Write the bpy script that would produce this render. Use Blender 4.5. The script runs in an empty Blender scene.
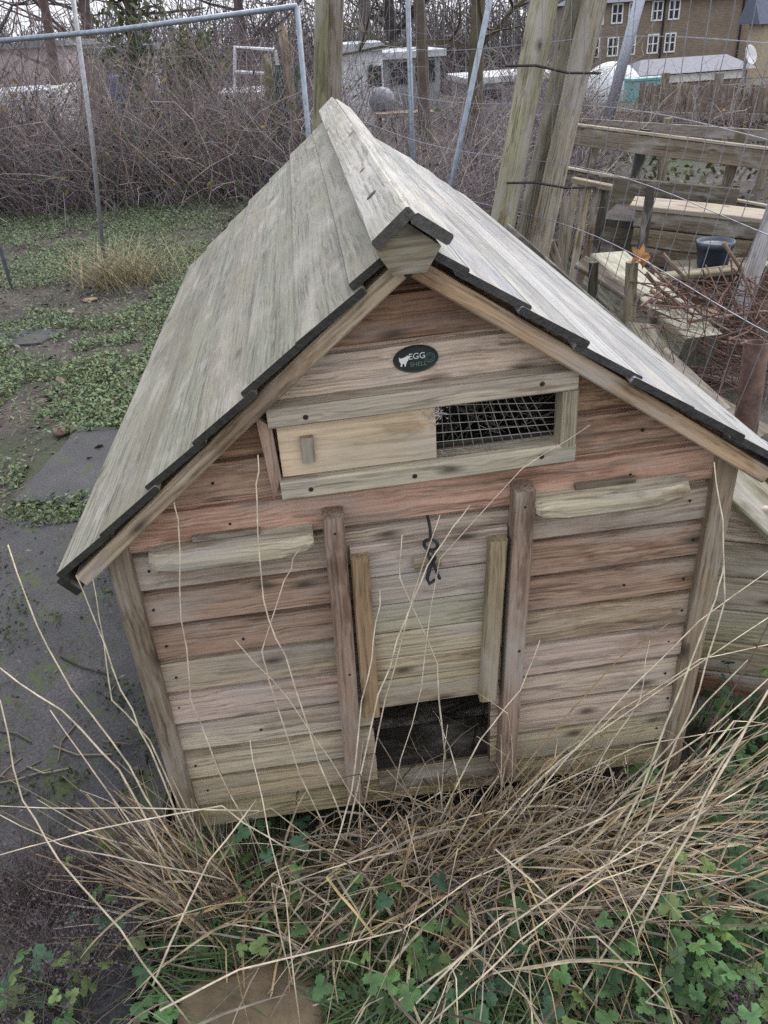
import bpy, math, random
import numpy as np
from mathutils import Vector, Matrix, noise
random.seed(11); RNG = np.random.default_rng(11)
R = math.radians
sc = bpy.context.scene
COL = sc.collection

# ------------------------------------------------------------------ camera
CAM = Vector((-0.1529, -1.1865, 0.7359)); PITCH, YAW, ROLL, FPX = 0.5439, 0.069, -0.0659, 802.27
fw = Vector((math.sin(YAW)*math.cos(PITCH), math.cos(YAW)*math.cos(PITCH), -math.sin(PITCH)))
r0 = Vector((math.cos(YAW), -math.sin(YAW), 0)); u0 = r0.cross(fw)
RT = r0*math.cos(ROLL) + u0*math.sin(ROLL); UP = -r0*math.sin(ROLL) + u0*math.cos(ROLL)
cd = bpy.data.cameras.new('camera'); cam = bpy.data.objects.new('camera', cd); COL.objects.link(cam)
M = Matrix((RT, UP, -fw)).transposed().to_4x4(); M.translation = CAM; cam.matrix_world = M
cd.sensor_fit = 'VERTICAL'; cd.sensor_height = 36; cd.lens = 36*FPX/1024; cd.clip_end = 600; cd.clip_start = .02
sc.camera = cam

def ray(px, py): return fw + RT*((px-384)/FPX) - UP*((py-512)/FPX)
def at(px, py, Y):
    d = ray(px, py); return CAM + d*((Y-CAM.y)/d.y)
def atz(px, py, Z):
    d = ray(px, py); return CAM + d*((Z-CAM.z)/d.z)

def lin(r, g=None, b=None, k=1.0):
    if g is None: r, g, b = r
    m_ = (r+g+b)/3; r, g, b = (c+(m_-c)*.05 for c in (r, g, b))
    f = lambda c: ((c/255)/12.92 if c/255 <= .04045 else ((c/255+.055)/1.055)**2.4)*k
    return (f(r), f(g), f(b))

def gz(x, y):
    z = -.84 + .018*noise.noise((x*1.3, y*1.3, 0)) + .05*noise.noise((x*.22+5, y*.22, 2))*min(1, max(0, (y-1.5)/4))
    if y > 11: z -= .055*(min(y, 90)-11)
    return z

# ------------------------------------------------------------------ materials
def mat(name):
    m = bpy.data.materials.new(name); m.use_nodes = True
    nt = m.node_tree; return m, nt, nt.nodes, nt.links, nt.nodes['Principled BSDF']
def N(ns, t, **kw):
    n = ns.new(t)
    for k, v in kw.items(): setattr(n, k, v)
    return n
def ramp(ns, pts):
    n = ns.new('ShaderNodeValToRGB'); cr = n.color_ramp
    while len(cr.elements) < len(pts): cr.elements.new(.5)
    for e, (p, c) in zip(cr.elements, pts):
        e.position = p; e.color = (*c, 1) if len(c) == 3 else c
    return n
def vscale(ns, ln, src, s):
    v = ns.new('ShaderNodeVectorMath'); v.operation = 'MULTIPLY'; ln.new(src, v.inputs[0]); v.inputs[1].default_value = s; return v.outputs[0]
def ntex(ns, ln, vec, scale=1, detail=5, rough=.6, dist=0):
    n = ns.new('ShaderNodeTexNoise'); ln.new(vec, n.inputs['Vector']); n.inputs['Scale'].default_value = scale
    n.inputs['Detail'].default_value = detail; n.inputs['Roughness'].default_value = rough; n.inputs['Distortion'].default_value = dist
    return n.outputs['Fac']
def mix(ns, ln, fac, a, b, mode='MIX'):
    n = ns.new('ShaderNodeMix'); n.data_type = 'RGBA'; n.blend_type = mode
    for i, v in ((0, fac), (6, a), (7, b)):
        if hasattr(v, 'links'): ln.new(v, n.inputs[i])
        elif i == 0: n.inputs[0].default_value = v
        else: n.inputs[i].default_value = (*v, 1)
    return n.outputs[2]
G3 = lambda v: (v, v, v)

def wood(name, algae=.3, algae_col=(.16, .17, .08), rough=.75, bump=.35, knots=True, streak=.5, pale=.25, spec=.3, fine=1.0, knot_th=.72, band=.8, ulen=1.0, stain=.85):
    m, nt, ns, ln, bs = mat(name)
    gc = N(ns, 'ShaderNodeAttribute', attribute_name='gc').outputs['Vector']
    tint = N(ns, 'ShaderNodeAttribute', attribute_name='tint').outputs['Color']
    endg = N(ns, 'ShaderNodeAttribute', attribute_name='endg').outputs['Fac']
    warp = ntex(ns, ln, vscale(ns, ln, gc, (4, 10, 10)), 1, 3)
    wv = ns.new('ShaderNodeVectorMath'); wv.operation = 'ADD'; ln.new(gc, wv.inputs[0])
    ws = ns.new('ShaderNodeVectorMath'); ws.operation = 'SCALE'; ln.new(warp, ws.inputs[0]); ws.inputs['Scale'].default_value = .03
    ln.new(ws.outputs[0], wv.inputs[1]); g = wv.outputs[0]
    f1 = ntex(ns, ln, vscale(ns, ln, g, (5*ulen, 170*fine, 170*fine)), 1, 6, .65)
    f2 = ntex(ns, ln, vscale(ns, ln, g, (1.6*ulen, 42, 42)), 1, 5, .6)
    f3 = ntex(ns, ln, vscale(ns, ln, gc, (3.5, 12, 12)), 1, 4, .6, .4)
    r1 = ramp(ns, [(.36, G3(1-.75*streak)), (.49, G3(1)), (.64, G3(1+.4*streak))]); ln.new(f1, r1.inputs[0])
    r2 = ramp(ns, [(.34, (.50, .46, .43)), (.47, G3(1)), (.64, (1.2, 1.19, 1.18))]); ln.new(f2, r2.inputs[0])
    c = mix(ns, ln, 1, tint, r1.outputs[0], 'MULTIPLY'); c = mix(ns, ln, band, c, r2.outputs[0], 'MULTIPLY')
    # silvery weathering and broad blotches
    rp = ramp(ns, [(.5, G3(0)), (.68, G3(pale*2))]); ln.new(f3, rp.inputs[0])
    c = mix(ns, ln, rp.outputs[0], c, (.40, .372, .335))
    f4 = ntex(ns, ln, vscale(ns, ln, gc, (2.4, 9, 9)), 1.7, 5, .65)
    rd = ramp(ns, [(.36, G3(stain)), (.44, G3(0))]); ln.new(f4, rd.inputs[0])
    c = mix(ns, ln, rd.outputs[0], c, mix(ns, ln, 1, c, (.55, .47, .42), 'MULTIPLY'))
    dmp = N(ns, 'ShaderNodeAttribute', attribute_name='damp').outputs['Fac']
    f6 = ntex(ns, ln, vscale(ns, ln, gc, (4.5, 26, 26)), 1, 8, .72, .5); r6 = ramp(ns, [(.47, G3(0)), (.57, G3(1))]); ln.new(f6, r6.inputs[0])
    md = ns.new('ShaderNodeMath'); md.operation = 'MULTIPLY'; ln.new(dmp, md.inputs[0]); ln.new(r6.outputs[0], md.inputs[1])
    c = mix(ns, ln, md.outputs[0], c, mix(ns, ln, 1, c, (.46, .36, .29), 'MULTIPLY'))
    # algae
    f5 = ntex(ns, ln, vscale(ns, ln, gc, (2.7, 7, 7)), 1.3, 6, .7)
    ra = ramp(ns, [(.42, G3(0)), (.75, G3(algae))]); ln.new(f5, ra.inputs[0])
    c = mix(ns, ln, ra.outputs[0], c, algae_col)
    if knots:
        vo = N(ns, 'ShaderNodeTexVoronoi', voronoi_dimensions='2D'); ln.new(vscale(ns, ln, g, (4.2, 11, 1)), vo.inputs['Vector']); vo.inputs['Scale'].default_value = 1
        rk = ramp(ns, [(.03, G3(.85)), (.065, G3(.55)), (.10, G3(.3)), (.14, G3(0))]); ln.new(vo.outputs['Distance'], rk.inputs[0])
        sp = ns.new('ShaderNodeSeparateColor'); ln.new(vo.outputs['Color'], sp.inputs[0])
        th = ns.new('ShaderNodeMath'); th.operation = 'GREATER_THAN'; ln.new(sp.outputs[0], th.inputs[0]); th.inputs[1].default_value = knot_th
        mk = ns.new('ShaderNodeMath'); mk.operation = 'MULTIPLY'; ln.new(rk.outputs[0], mk.inputs[0]); ln.new(th.outputs[0], mk.inputs[1])
        c = mix(ns, ln, mk.outputs[0], c, (.055, .042, .033))
    # dark wet end grain, and the seam shadow painted on the roof laps
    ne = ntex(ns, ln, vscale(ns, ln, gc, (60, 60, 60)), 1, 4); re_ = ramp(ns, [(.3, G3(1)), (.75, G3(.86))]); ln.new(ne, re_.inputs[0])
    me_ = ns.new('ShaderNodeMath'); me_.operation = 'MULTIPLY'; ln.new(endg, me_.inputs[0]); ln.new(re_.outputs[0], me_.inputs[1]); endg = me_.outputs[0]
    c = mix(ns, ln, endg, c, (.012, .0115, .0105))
    ln.new(c, bs.inputs['Base Color'])
    rr = ramp(ns, [(.3, G3(rough-.12)), (.7, G3(rough+.1))]); ln.new(f2, rr.inputs[0]); ln.new(rr.outputs[0], bs.inputs['Roughness'])
    bs.inputs['Specular IOR Level'].default_value = spec
    ad = ns.new('ShaderNodeMath'); ad.operation = 'MULTIPLY_ADD'; ln.new(f2, ad.inputs[0]); ad.inputs[1].default_value = .6; ln.new(f1, ad.inputs[2])
    b = ns.new('ShaderNodeBump'); b.inputs['Strength'].default_value = bump; b.inputs['Distance'].default_value = .004
    ln.new(ad.outputs[0], b.inputs['Height']); ln.new(b.outputs[0], bs.inputs['Normal'])
    return m

def tinted(name, rough=.7, var=.35, scale=8, spec=.25, metallic=0, bump=0, trans=0):
    m, nt, ns, ln, bs = mat(name)
    tint = N(ns, 'ShaderNodeAttribute', attribute_name='tint').outputs['Color']
    co = N(ns, 'ShaderNodeTexCoord').outputs['Object']
    f = ntex(ns, ln, co, scale, 5, .65)
    r = ramp(ns, [(.3, G3(1-var)), (.7, G3(1+var*.6))]); ln.new(f, r.inputs[0])
    c = mix(ns, ln, 1, tint, r.outputs[0], 'MULTIPLY'); ln.new(c, bs.inputs['Base Color'])
    bs.inputs['Roughness'].default_value = rough; bs.inputs['Specular IOR Level'].default_value = spec; bs.inputs['Metallic'].default_value = metallic
    if bump:
        b = ns.new('ShaderNodeBump'); b.inputs['Strength'].default_value = bump; b.inputs['Distance'].default_value = .01
        ln.new(f, b.inputs['Height']); ln.new(b.outputs[0], bs.inputs['Normal'])
    if trans:
        t = ns.new('ShaderNodeBsdfTranslucent'); ln.new(c, t.inputs[0]); ms = ns.new('ShaderNodeMixShader'); ms.inputs[0].default_value = trans
        ln.new(bs.outputs[0], ms.inputs[1]); ln.new(t.outputs[0], ms.inputs[2]); ln.new(ms.outputs[0], nt.nodes['Material Output'].inputs[0])
    return m

W_WALL = wood('weathered_wall_wood', algae=.28, algae_col=(.22, .20, .125), rough=.72, bump=.45, streak=.72, pale=.32, spec=.25, knot_th=.55, band=.36, ulen=.6, fine=1.25, stain=.6)
W_ROOF = wood('roof_wood', algae=.8, algae_col=(.20, .182, .115), rough=.55, bump=.5, streak=.85, pale=.3, spec=.5, fine=1.1, knot_th=.86, band=.6, ulen=.5, stain=.6)
W_ROOF2 = wood('roof_wood_skylit', algae=.3, algae_col=(.28, .28, .24), rough=.46, bump=.5, streak=.6, pale=.5, spec=.6, fine=1.1, knot_th=.86, band=.5, ulen=.5, stain=.4)  # lighter copy of the roof wood, sky reflection put into its colour
W_TRIM = wood('trim_wood', algae=.10, algae_col=(.23, .215, .15), rough=.75, bump=.4, streak=.65, pale=.4, band=.6, ulen=.7)
W_PALE = wood('pale_plywood', algae=.6, algae_col=(.36, .31, .17), rough=.8, bump=.2, streak=.4, pale=.3)
W_POLE = wood('weathered_pole_wood', algae=.4, algae_col=(.22, .22, .13), rough=.85, bump=.6, streak=.8, pale=.5, knot_th=.9)
W_OLD = wood('old_fence_wood', algae=.3, algae_col=(.17, .17, .125), rough=.85, bump=.5, streak=.7, pale=.4)
M_TINT = tinted('plain_painted_surface', .6, .25, 6)
M_STRAW = tinted('dry_straw', .65, .45, 30, .3, trans=.15)
M_LEAF = tinted('green_leaf', .5, .35, 60, .35, trans=.2)
M_TWIG = tinted('bramble_twig', .8, .4, 6, .2)
M_GALV = tinted('galvanised_steel', .5, .3, 40, .5, metallic=.6)
M_DARK = tinted('dark_iron', .5, .4, 60, .4, metallic=.5)
M_STONE = tinted('mossy_stone', .85, .5, 14, .3, bump=.6)
M_PLAST = tinted('scuffed_plastic', .38, .3, 20, .45)
M_RUST = tinted('rusty_iron', .7, .6, 25, .4, bump=.4)

def ground_mat():
    m, nt, ns, ln, bs = mat('soil_and_moss')
    co = N(ns, 'ShaderNodeTexCoord').outputs['Object']
    f = ntex(ns, ln, co, 2.2, 8, .65); f2 = ntex(ns, ln, co, 45, 6, .7); f3 = ntex(ns, ln, co, .9, 6, .6)
    r = ramp(ns, [(.3, (.026, .022, .021)), (.5, (.062, .052, .048)), (.7, (.12, .10, .092))]); ln.new(f, r.inputs[0])
    r2 = ramp(ns, [(.3, G3(.45)), (.5, G3(1)), (.75, G3(1.5))]); ln.new(f2, r2.inputs[0])
    c = mix(ns, ln, 1, r.outputs[0], r2.outputs[0], 'MULTIPLY')
    r3 = ramp(ns, [(.5, G3(0)), (.62, G3(.8))]); ln.new(f3, r3.inputs[0])
    c = mix(ns, ln, r3.outputs[0], c, (.045, .065, .022))
    ln.new(c, bs.inputs['Base Color']); bs.inputs['Roughness'].default_value = .9
    b = ns.new('ShaderNodeBump'); b.inputs['Strength'].default_value = .8; b.inputs['Distance'].default_value = .02
    ln.new(f2, b.inputs['Height']); ln.new(b.outputs[0], bs.inputs['Normal'])
    return m
def slab_mat():
    m, nt, ns, ln, bs = mat('wet_dark_concrete')
    co = N(ns, 'ShaderNodeTexCoord').outputs['Object']
    f = ntex(ns, ln, co, 3, 8, .65); f2 = ntex(ns, ln, co, 120, 4, .7); f3 = ntex(ns, ln, co, 7.5, 10, .78, .4)
    r = ramp(ns, [(.3, (.018, .018, .021)), (.5, (.038, .038, .043)), (.72, (.09, .084, .09))]); ln.new(f, r.inputs[0])
    r2 = ramp(ns, [(.35, G3(.45)), (.65, G3(1.55))]); ln.new(f2, r2.inputs[0])
    c = mix(ns, ln, 1, r.outputs[0], r2.outputs[0], 'MULTIPLY')
    r3 = ramp(ns, [(.53, G3(0)), (.60, G3(.9))]); ln.new(f3, r3.inputs[0])
    c = mix(ns, ln, r3.outputs[0], c, (.045, .065, .018))
    ln.new(c, bs.inputs['Base Color'])
    rr = ramp(ns, [(.35, G3(.5)), (.6, G3(.8))]); ln.new(f, rr.inputs[0]); ln.new(rr.outputs[0], bs.inputs['Roughness'])
    b = ns.new('ShaderNodeBump'); b.inputs['Strength'].default_value = .5; b.inputs['Distance'].default_value = .006
    ln.new(f2, b.inputs['Height']); ln.new(b.outputs[0], bs.inputs['Normal'])
    return m
def brick_mat():
    m, nt, ns, ln, bs = mat('brown_brickwork')
    gc = N(ns, 'ShaderNodeAttribute', attribute_name='gc').outputs['Vector']
    b = N(ns, 'ShaderNodeTexBrick'); ln.new(gc, b.inputs['Vector']); b.inputs['Scale'].default_value = 1
    b.inputs['Brick Width'].default_value = .24; b.inputs['Row Height'].default_value = .085; b.inputs['Mortar Size'].default_value = .008
    b.inputs['Color1'].default_value = (.175, .13, .095, 1); b.inputs['Color2'].default_value = (.235, .175, .13, 1); b.inputs['Mortar'].default_value = (.3, .26, .21, 1)
    f = ntex(ns, ln, gc, .5, 4); r = ramp(ns, [(.3, G3(.8)), (.7, G3(1.15))]); ln.new(f, r.inputs[0])
    ln.new(mix(ns, ln, 1, b.outputs['Color'], r.outputs[0], 'MULTIPLY'), bs.inputs['Base Color']); bs.inputs['Roughness'].default_value = .9
    return m
M_SOIL, M_SLAB, M_BRICK = ground_mat(), slab_mat(), brick_mat()
def glass_mat():
    m, nt, ns, ln, bs = mat('window_glass'); bs.inputs['Base Color'].default_value = (.03, .035, .04, 1); bs.inputs['Roughness'].default_value = .08
    return m
M_GLASS = glass_mat()

# ------------------------------------------------------------------ mesh builder
SH = .0313     # the old coop leans: its boards climb a little towards the right
class MB:
    def __init__(s): s.v = []; s.f = []; s.g = []; s.t = []; s.e = []
    def add(s, vs, fs, gs=None, tint=(.5, .5, .5), eg=0):
        o = len(s.v); s.v += [tuple(p) for p in vs]; s.f += [tuple(i+o for i in q) for q in fs]
        s.g += [tuple(g) for g in (gs or vs)]
        s.t += tint if isinstance(tint, list) else [tint]*len(vs)
        s.e += eg if isinstance(eg, list) else [eg]*len(vs)
    joint = 0
    def plank(s, p0, p1, wd, w, t, tint, ch=.002, end=0., seg=1, warp=0., w1=None, skew=(0, 0)):
        """board from p0 to p1 (centre line); wd = width direction; chamfered section; end = darkness of its end grain"""
        p0, p1 = Vector(p0), Vector(p1); L = (p1-p0).length; a = (p1-p0)/L
        wd = Vector(wd); wd = (wd-a*wd.dot(a)).normalized(); nd = a.cross(wd)
        w1 = w if w1 is None else w1
        ru, rv, rw = random.uniform(0, 60), random.uniform(0, 60), random.uniform(0, 60)
        def sec(ww): 
            h, k = ww/2, t/2; c = min(ch, h*.4, k*.4)
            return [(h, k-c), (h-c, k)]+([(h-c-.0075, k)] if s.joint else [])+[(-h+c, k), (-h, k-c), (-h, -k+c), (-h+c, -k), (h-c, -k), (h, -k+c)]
        vs, gs, fs = [], [], []; K = 9 if s.joint else 8
        ph = random.uniform(0, 6)
        for i in range(seg+1):
            u = i/seg; ww = w+(w1-w)*u; c0 = p0.lerp(p1, u)
            dv = warp*math.sin(ph+u*3.1), warp*.5*math.sin(ph*2+u*5)
            for (x, y) in sec(ww):
                sk = skew[0]*x*(1-u)+skew[1]*x*u
                vs.append(c0+wd*(x+dv[1])+nd*(y+dv[0])+a*sk); gs.append((u*L+ru, x+rv, y+rw))
        for i in range(seg):
            for j in range(K):
                k = (j+1) % K; fs.append((i*K+j, i*K+k, i*K+K+k, i*K+K+j))
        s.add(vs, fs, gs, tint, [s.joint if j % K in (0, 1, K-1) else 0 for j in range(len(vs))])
        for i, rev in ((0, 1), (seg, 0)):
            c = vs[i*K:i*K+K]; gg = [(g[1]*.3, g[1], g[2]) for g in gs[i*K:i*K+K]]
            s.add(c, [tuple(reversed(range(K))) if rev else tuple(range(K))], gg, tint, end)
    def prism(s, poly, y0, y1, tint, end=0., grain='x', off=None):
        """polygon in (x, z) extruded along y"""
        n = len(poly); r = off or [random.uniform(0, 60) for _ in range(3)]
        def G(x, y, z): return (x+r[0], z+r[1], y+r[2]) if grain == 'x' else ((z+r[0], x+r[1], y+r[2]) if grain == 'z' else (y+r[0], x+r[1], z+r[2]))
        A = [(x, y0, z) for x, z in poly]; B = [(x, y1, z) for x, z in poly]
        s.add(A, [tuple(range(n))], [G(*p) for p in A], tint, end); s.add(B, [tuple(reversed(range(n)))], [G(*p) for p in B], tint, end)
        for i in range(n):
            k = (i+1) % n; q = [A[i], A[k], B[k], B[i]]; s.add(q, [(3, 2, 1, 0)], [G(*p) for p in q], tint, 0)
    def box(s, a, b, tint, grain='x', end=0):
        s.prism([(a[0], a[2]), (b[0], a[2]), (b[0], b[2]), (a[0], b[2])], a[1], b[1], tint, end, grain)
    def tube(s, pts, r, tint, n=6, r1=None, cap=True, wob=0):
        pts = [Vector(p) for p in pts]; m = len(pts); r1 = r if r1 is None else r1
        vs, fs, gs = [], [], []; l = random.uniform(0, 50); ref = None
        for i, p in enumerate(pts):
            d = (pts[min(i+1, m-1)]-pts[max(i-1, 0)])
            if d.length < 1e-9: d = Vector((0, 0, 1))
            d.normalize()
            if ref is None: ref = d.orthogonal()
            ref = ref-d*ref.dot(d)
            ref = ref.normalized() if ref.length > 1e-6 else d.orthogonal()
            b = d.cross(ref); rr = r+(r1-r)*i/max(1, m-1)
            if i: l += (p-pts[i-1]).length
            for j in range(n):
                a = 2*math.pi*j/n; q = rr*(1+(wob*math.sin(j*2.4+i*1.7) if wob else 0))
                vs.append(p+(ref*math.cos(a)+b*math.sin(a))*q); gs.append((l, q*math.cos(a)*1.0+30, q*math.sin(a)+30))
        for i in range(m-1):
            for j in range(n):
                k = (j+1) % n; fs.append((i*n+j, i*n+k, i*n+n+k, i*n+n+j))
        if cap: fs += [tuple(reversed(range(n))), tuple(range((m-1)*n, m*n))]
        s.add(vs, fs, gs, tint)
    def lathe(s, c, prof, tint, n=24, axis=(0, 0, 1)):
        a = Vector(axis).normalized(); x = a.orthogonal().normalized(); y = a.cross(x); c = Vector(c); vs, fs = [], []
        for (r, h) in prof:
            for j in range(n):
                t = 2*math.pi*j/n; vs.append(c+a*h+(x*math.cos(t)+y*math.sin(t))*r)
        for i in range(len(prof)-1):
            for j in range(n):
                k = (j+1) % n; fs.append((i*n+j, i*n+k, i*n+n+k, i*n+n+j))
        s.add(vs, fs, None, tint)
    def torus(s, c, R_, r, nrm, tint, n=20, arc=1.0, a0=0):
        a = Vector(nrm).normalized(); x = a.orthogonal().normalized(); y = a.cross(x); c = Vector(c)
        s.tube([c+(x*math.cos(a0+2*math.pi*arc*i/n)+y*math.sin(a0+2*math.pi*arc*i/n))*R_ for i in range(n+1)], r, tint, 6)
    def build(s, name, m, parent=None, base=None, shear=False, smooth=False):
        me = bpy.data.meshes.new(name); o = bpy.data.objects.new(name, me); COL.objects.link(o)
        L = Vector((0, 0, 0))
        if parent:
            o.parent = parent; q = parent
            while q: L = L+q.location; q = q.parent
        elif base is not None: L = Vector(base); o.location = L
        v = np.array(s.v, dtype=np.float64)
        if shear: v[:, 2] += SH*v[:, 0]
        v -= np.array(L)
        me.from_pydata(v.tolist(), [], s.f); me.update()
        setattrs(me, np.array(s.g), np.array(s.t), np.array(s.e))
        if smooth: me.polygons.foreach_set('use_smooth', [True]*len(me.polygons))
        me.materials.append(m)
        return o
def setattrs(me, g, t, e=None):
    n = len(me.vertices)
    a = me.attributes.new('gc', 'FLOAT_VECTOR', 'POINT'); a.data.foreach_set('vector', g.astype(np.float32).ravel())
    a = me.attributes.new('tint', 'FLOAT_COLOR', 'POINT'); c = np.ones((n, 4), np.float32); c[:, :3] = t; a.data.foreach_set('color', c.ravel())
    if e is not None:
        a = me.attributes.new('endg', 'FLOAT', 'POINT'); a.data.foreach_set('value', e.astype(np.float32))
def empty(name, loc):
    o = bpy.data.objects.new(name, None); COL.objects.link(o); o.location = loc; o.empty_display_size = .1; return o
def tag(o, label, cat, group=None, kind=None):
    o['label'] = label; o['category'] = cat
    if group: o['group'] = group
    if kind: o['kind'] = kind
    return o
def jit(c, a=.12):
    k = random.uniform(1-a, 1+a); return tuple(max(0, x*k*random.uniform(.97, 1.03)) for x in c)

# ------------------------------------------------------------------ ground, slabs
def axis(lo, hi, fine_lo, fine_hi, step):
    a = list(np.arange(fine_lo, fine_hi, step)); s = step; x = fine_hi
    while x < hi: a.append(x); s *= 1.25; x += s
    a.append(hi); s = step; x = fine_lo
    while x > lo: x -= s; s *= 1.25; a.insert(0, max(x, lo))
    return a
xs = axis(-150, 150, -4, 3, .06); ys = axis(-20, 260, -1.4, 6, .06)
gv = [(x, y, gz(x, y) + (.008*noise.noise((x*14, y*14, 3)) if abs(x) < 5 and y < 7 else 0)) for y in ys for x in xs]
nx = len(xs); gf = [(j*nx+i, j*nx+i+1, j*nx+nx+i+1, j*nx+nx+i) for j in range(len(ys)-1) for i in range(nx-1)]
me = bpy.data.meshes.new('ground'); me.from_pydata(gv, [], gf); me.materials.append(M_SOIL)
me.polygons.foreach_set('use_smooth', [True]*len(gf))
ground = bpy.data.objects.new('ground', me); COL.objects.link(ground); ground['kind'] = 'structure'
ground['label'] = 'damp dark soil with moss around the coop'

def slab(name, corners, top, label, th=.05, kind=None, cat='paving slab', m=M_SLAB):
    b = MB(); n = len(corners); c = Vector((0, 0, 0)); P = []
    for i in range(n):        # a slightly broken edge
        A, B = Vector(corners[i]), Vector(corners[(i+1) % n]); k = 14
        for j in range(k):
            p = A.lerp(B, j/k); p += Vector((noise.noise((p.x*9, p.y*9, 1)), noise.noise((p.x*9, p.y*9, 7)), 0))*.018; P.append(p)
    up = [Vector((p.x, p.y, top)) for p in P]; n = len(P)
    ins = [Vector((p.x, p.y, top)) for p in P]; cx = sum(ins, Vector())/n
    ins = [cx+(p-cx)*.985 for p in ins]; up = [Vector((p.x, p.y, top-.008)) for p in P]; dn = [Vector((p.x, p.y, top-th)) for p in P]
    vs = ins+up+dn
    fs = [tuple(range(n))]+[(i, n+i, n+(i+1) % n, (i+1) % n) for i in range(n)]+[(n+i, 2*n+i, 2*n+(i+1) % n, n+(i+1) % n) for i in range(n)]
    b.add(vs, fs, None, (.1, .1, .1)); o = b.build(name, m, base=cx)
    if kind: o['kind'] = kind; o['label'] = label
    else: tag(o, label, cat)
    return o
g = lambda px, py, z=-.82: atz(px, py, z)
def flat(p): return (p[0], p[1], 0)
slab('path', [flat(p) for p in [(-1.9, -.62), (-.63, -.55), (-.60, 1.47), (-1.5, 1.60), (-2.4, 1.68)]], -.800, 'dark wet paved strip with moss left of the coop', kind='structure', th=.08)
slab('paving_slab', [flat(g(14, 505)), flat(g(112, 508)), flat(g(135, 432)), flat(g(80, 428))], -.805, 'dark grey paving slab half sunk in green weeds left of the roof')
slab('paving_slab', [flat(g(-60, 352)), flat(g(40, 344)), flat(g(70, 330)), flat(g(-40, 332))], -.812, 'small grey slab in the weeds at the far left edge')

def disc(mb, c, nrm, r, tint, h=.002, n=12):
    mb.lathe(c, [(0, h), (r*.8, h), (r, h*.5), (r, -h)], tint, n, nrm)
# ------------------------------------------------------------------ the chicken coop
coop = empty('chicken_coop', (0, .95, -.84))
tag(coop, 'weathered wooden chicken coop with steep plank roof and sliding hatch', 'chicken coop')
B = .081; YB = 1.92
AX, zr = -.021, .503
EAVE = {-1: (-.618, .022), 1: (.612, .055)}
def side(sx):
    ex, ez = EAVE[sx]; dv = Vector((ex-AX, 0, ez-zr)); L = dv.length; dv.normalize()
    return Vector((AX, 0, zr)), dv, Vector((-sx*dv.z, 0, sx*dv.x)), L
def roof_x(sx, z): # where the roof line of one side passes height z
    ex, ez = EAVE[sx]; return AX+(ex-AX)*(zr-z)/(zr-ez)
def roof_z(x, off=0):
    ex, ez = EAVE[-1 if x < AX else 1]; return zr+(ez-zr)*(x-AX)/(ex-AX)-off
BT = {-6: (98, 72, 56), -5: (134, 100, 76), -4: (182, 158, 138), -3: (158, 126, 98), -2: (162, 132, 108), -1: (170, 134, 112), 0: (164, 143, 125), 1: (146, 120, 100), 2: (140, 115, 96),
      3: (156, 138, 117), 4: (168, 150, 134), 5: (168, 153, 136), 6: (168, 153, 132), 7: (164, 149, 117), 8: (156, 142, 108)}
DAMP = {-6: .9, -5: .7, -4: .35, -3: .75, -2: .6, -1: .3, 0: .45, 1: .75, 2: .7, 3: .55, 4: .25, 5: .1, 6: .1, 7: .15, 8: .3}
holes = [(-.122, .122, -.640, -.440), (.02, .232, .128, .212)]
wall = MB(); WD = {}
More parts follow.
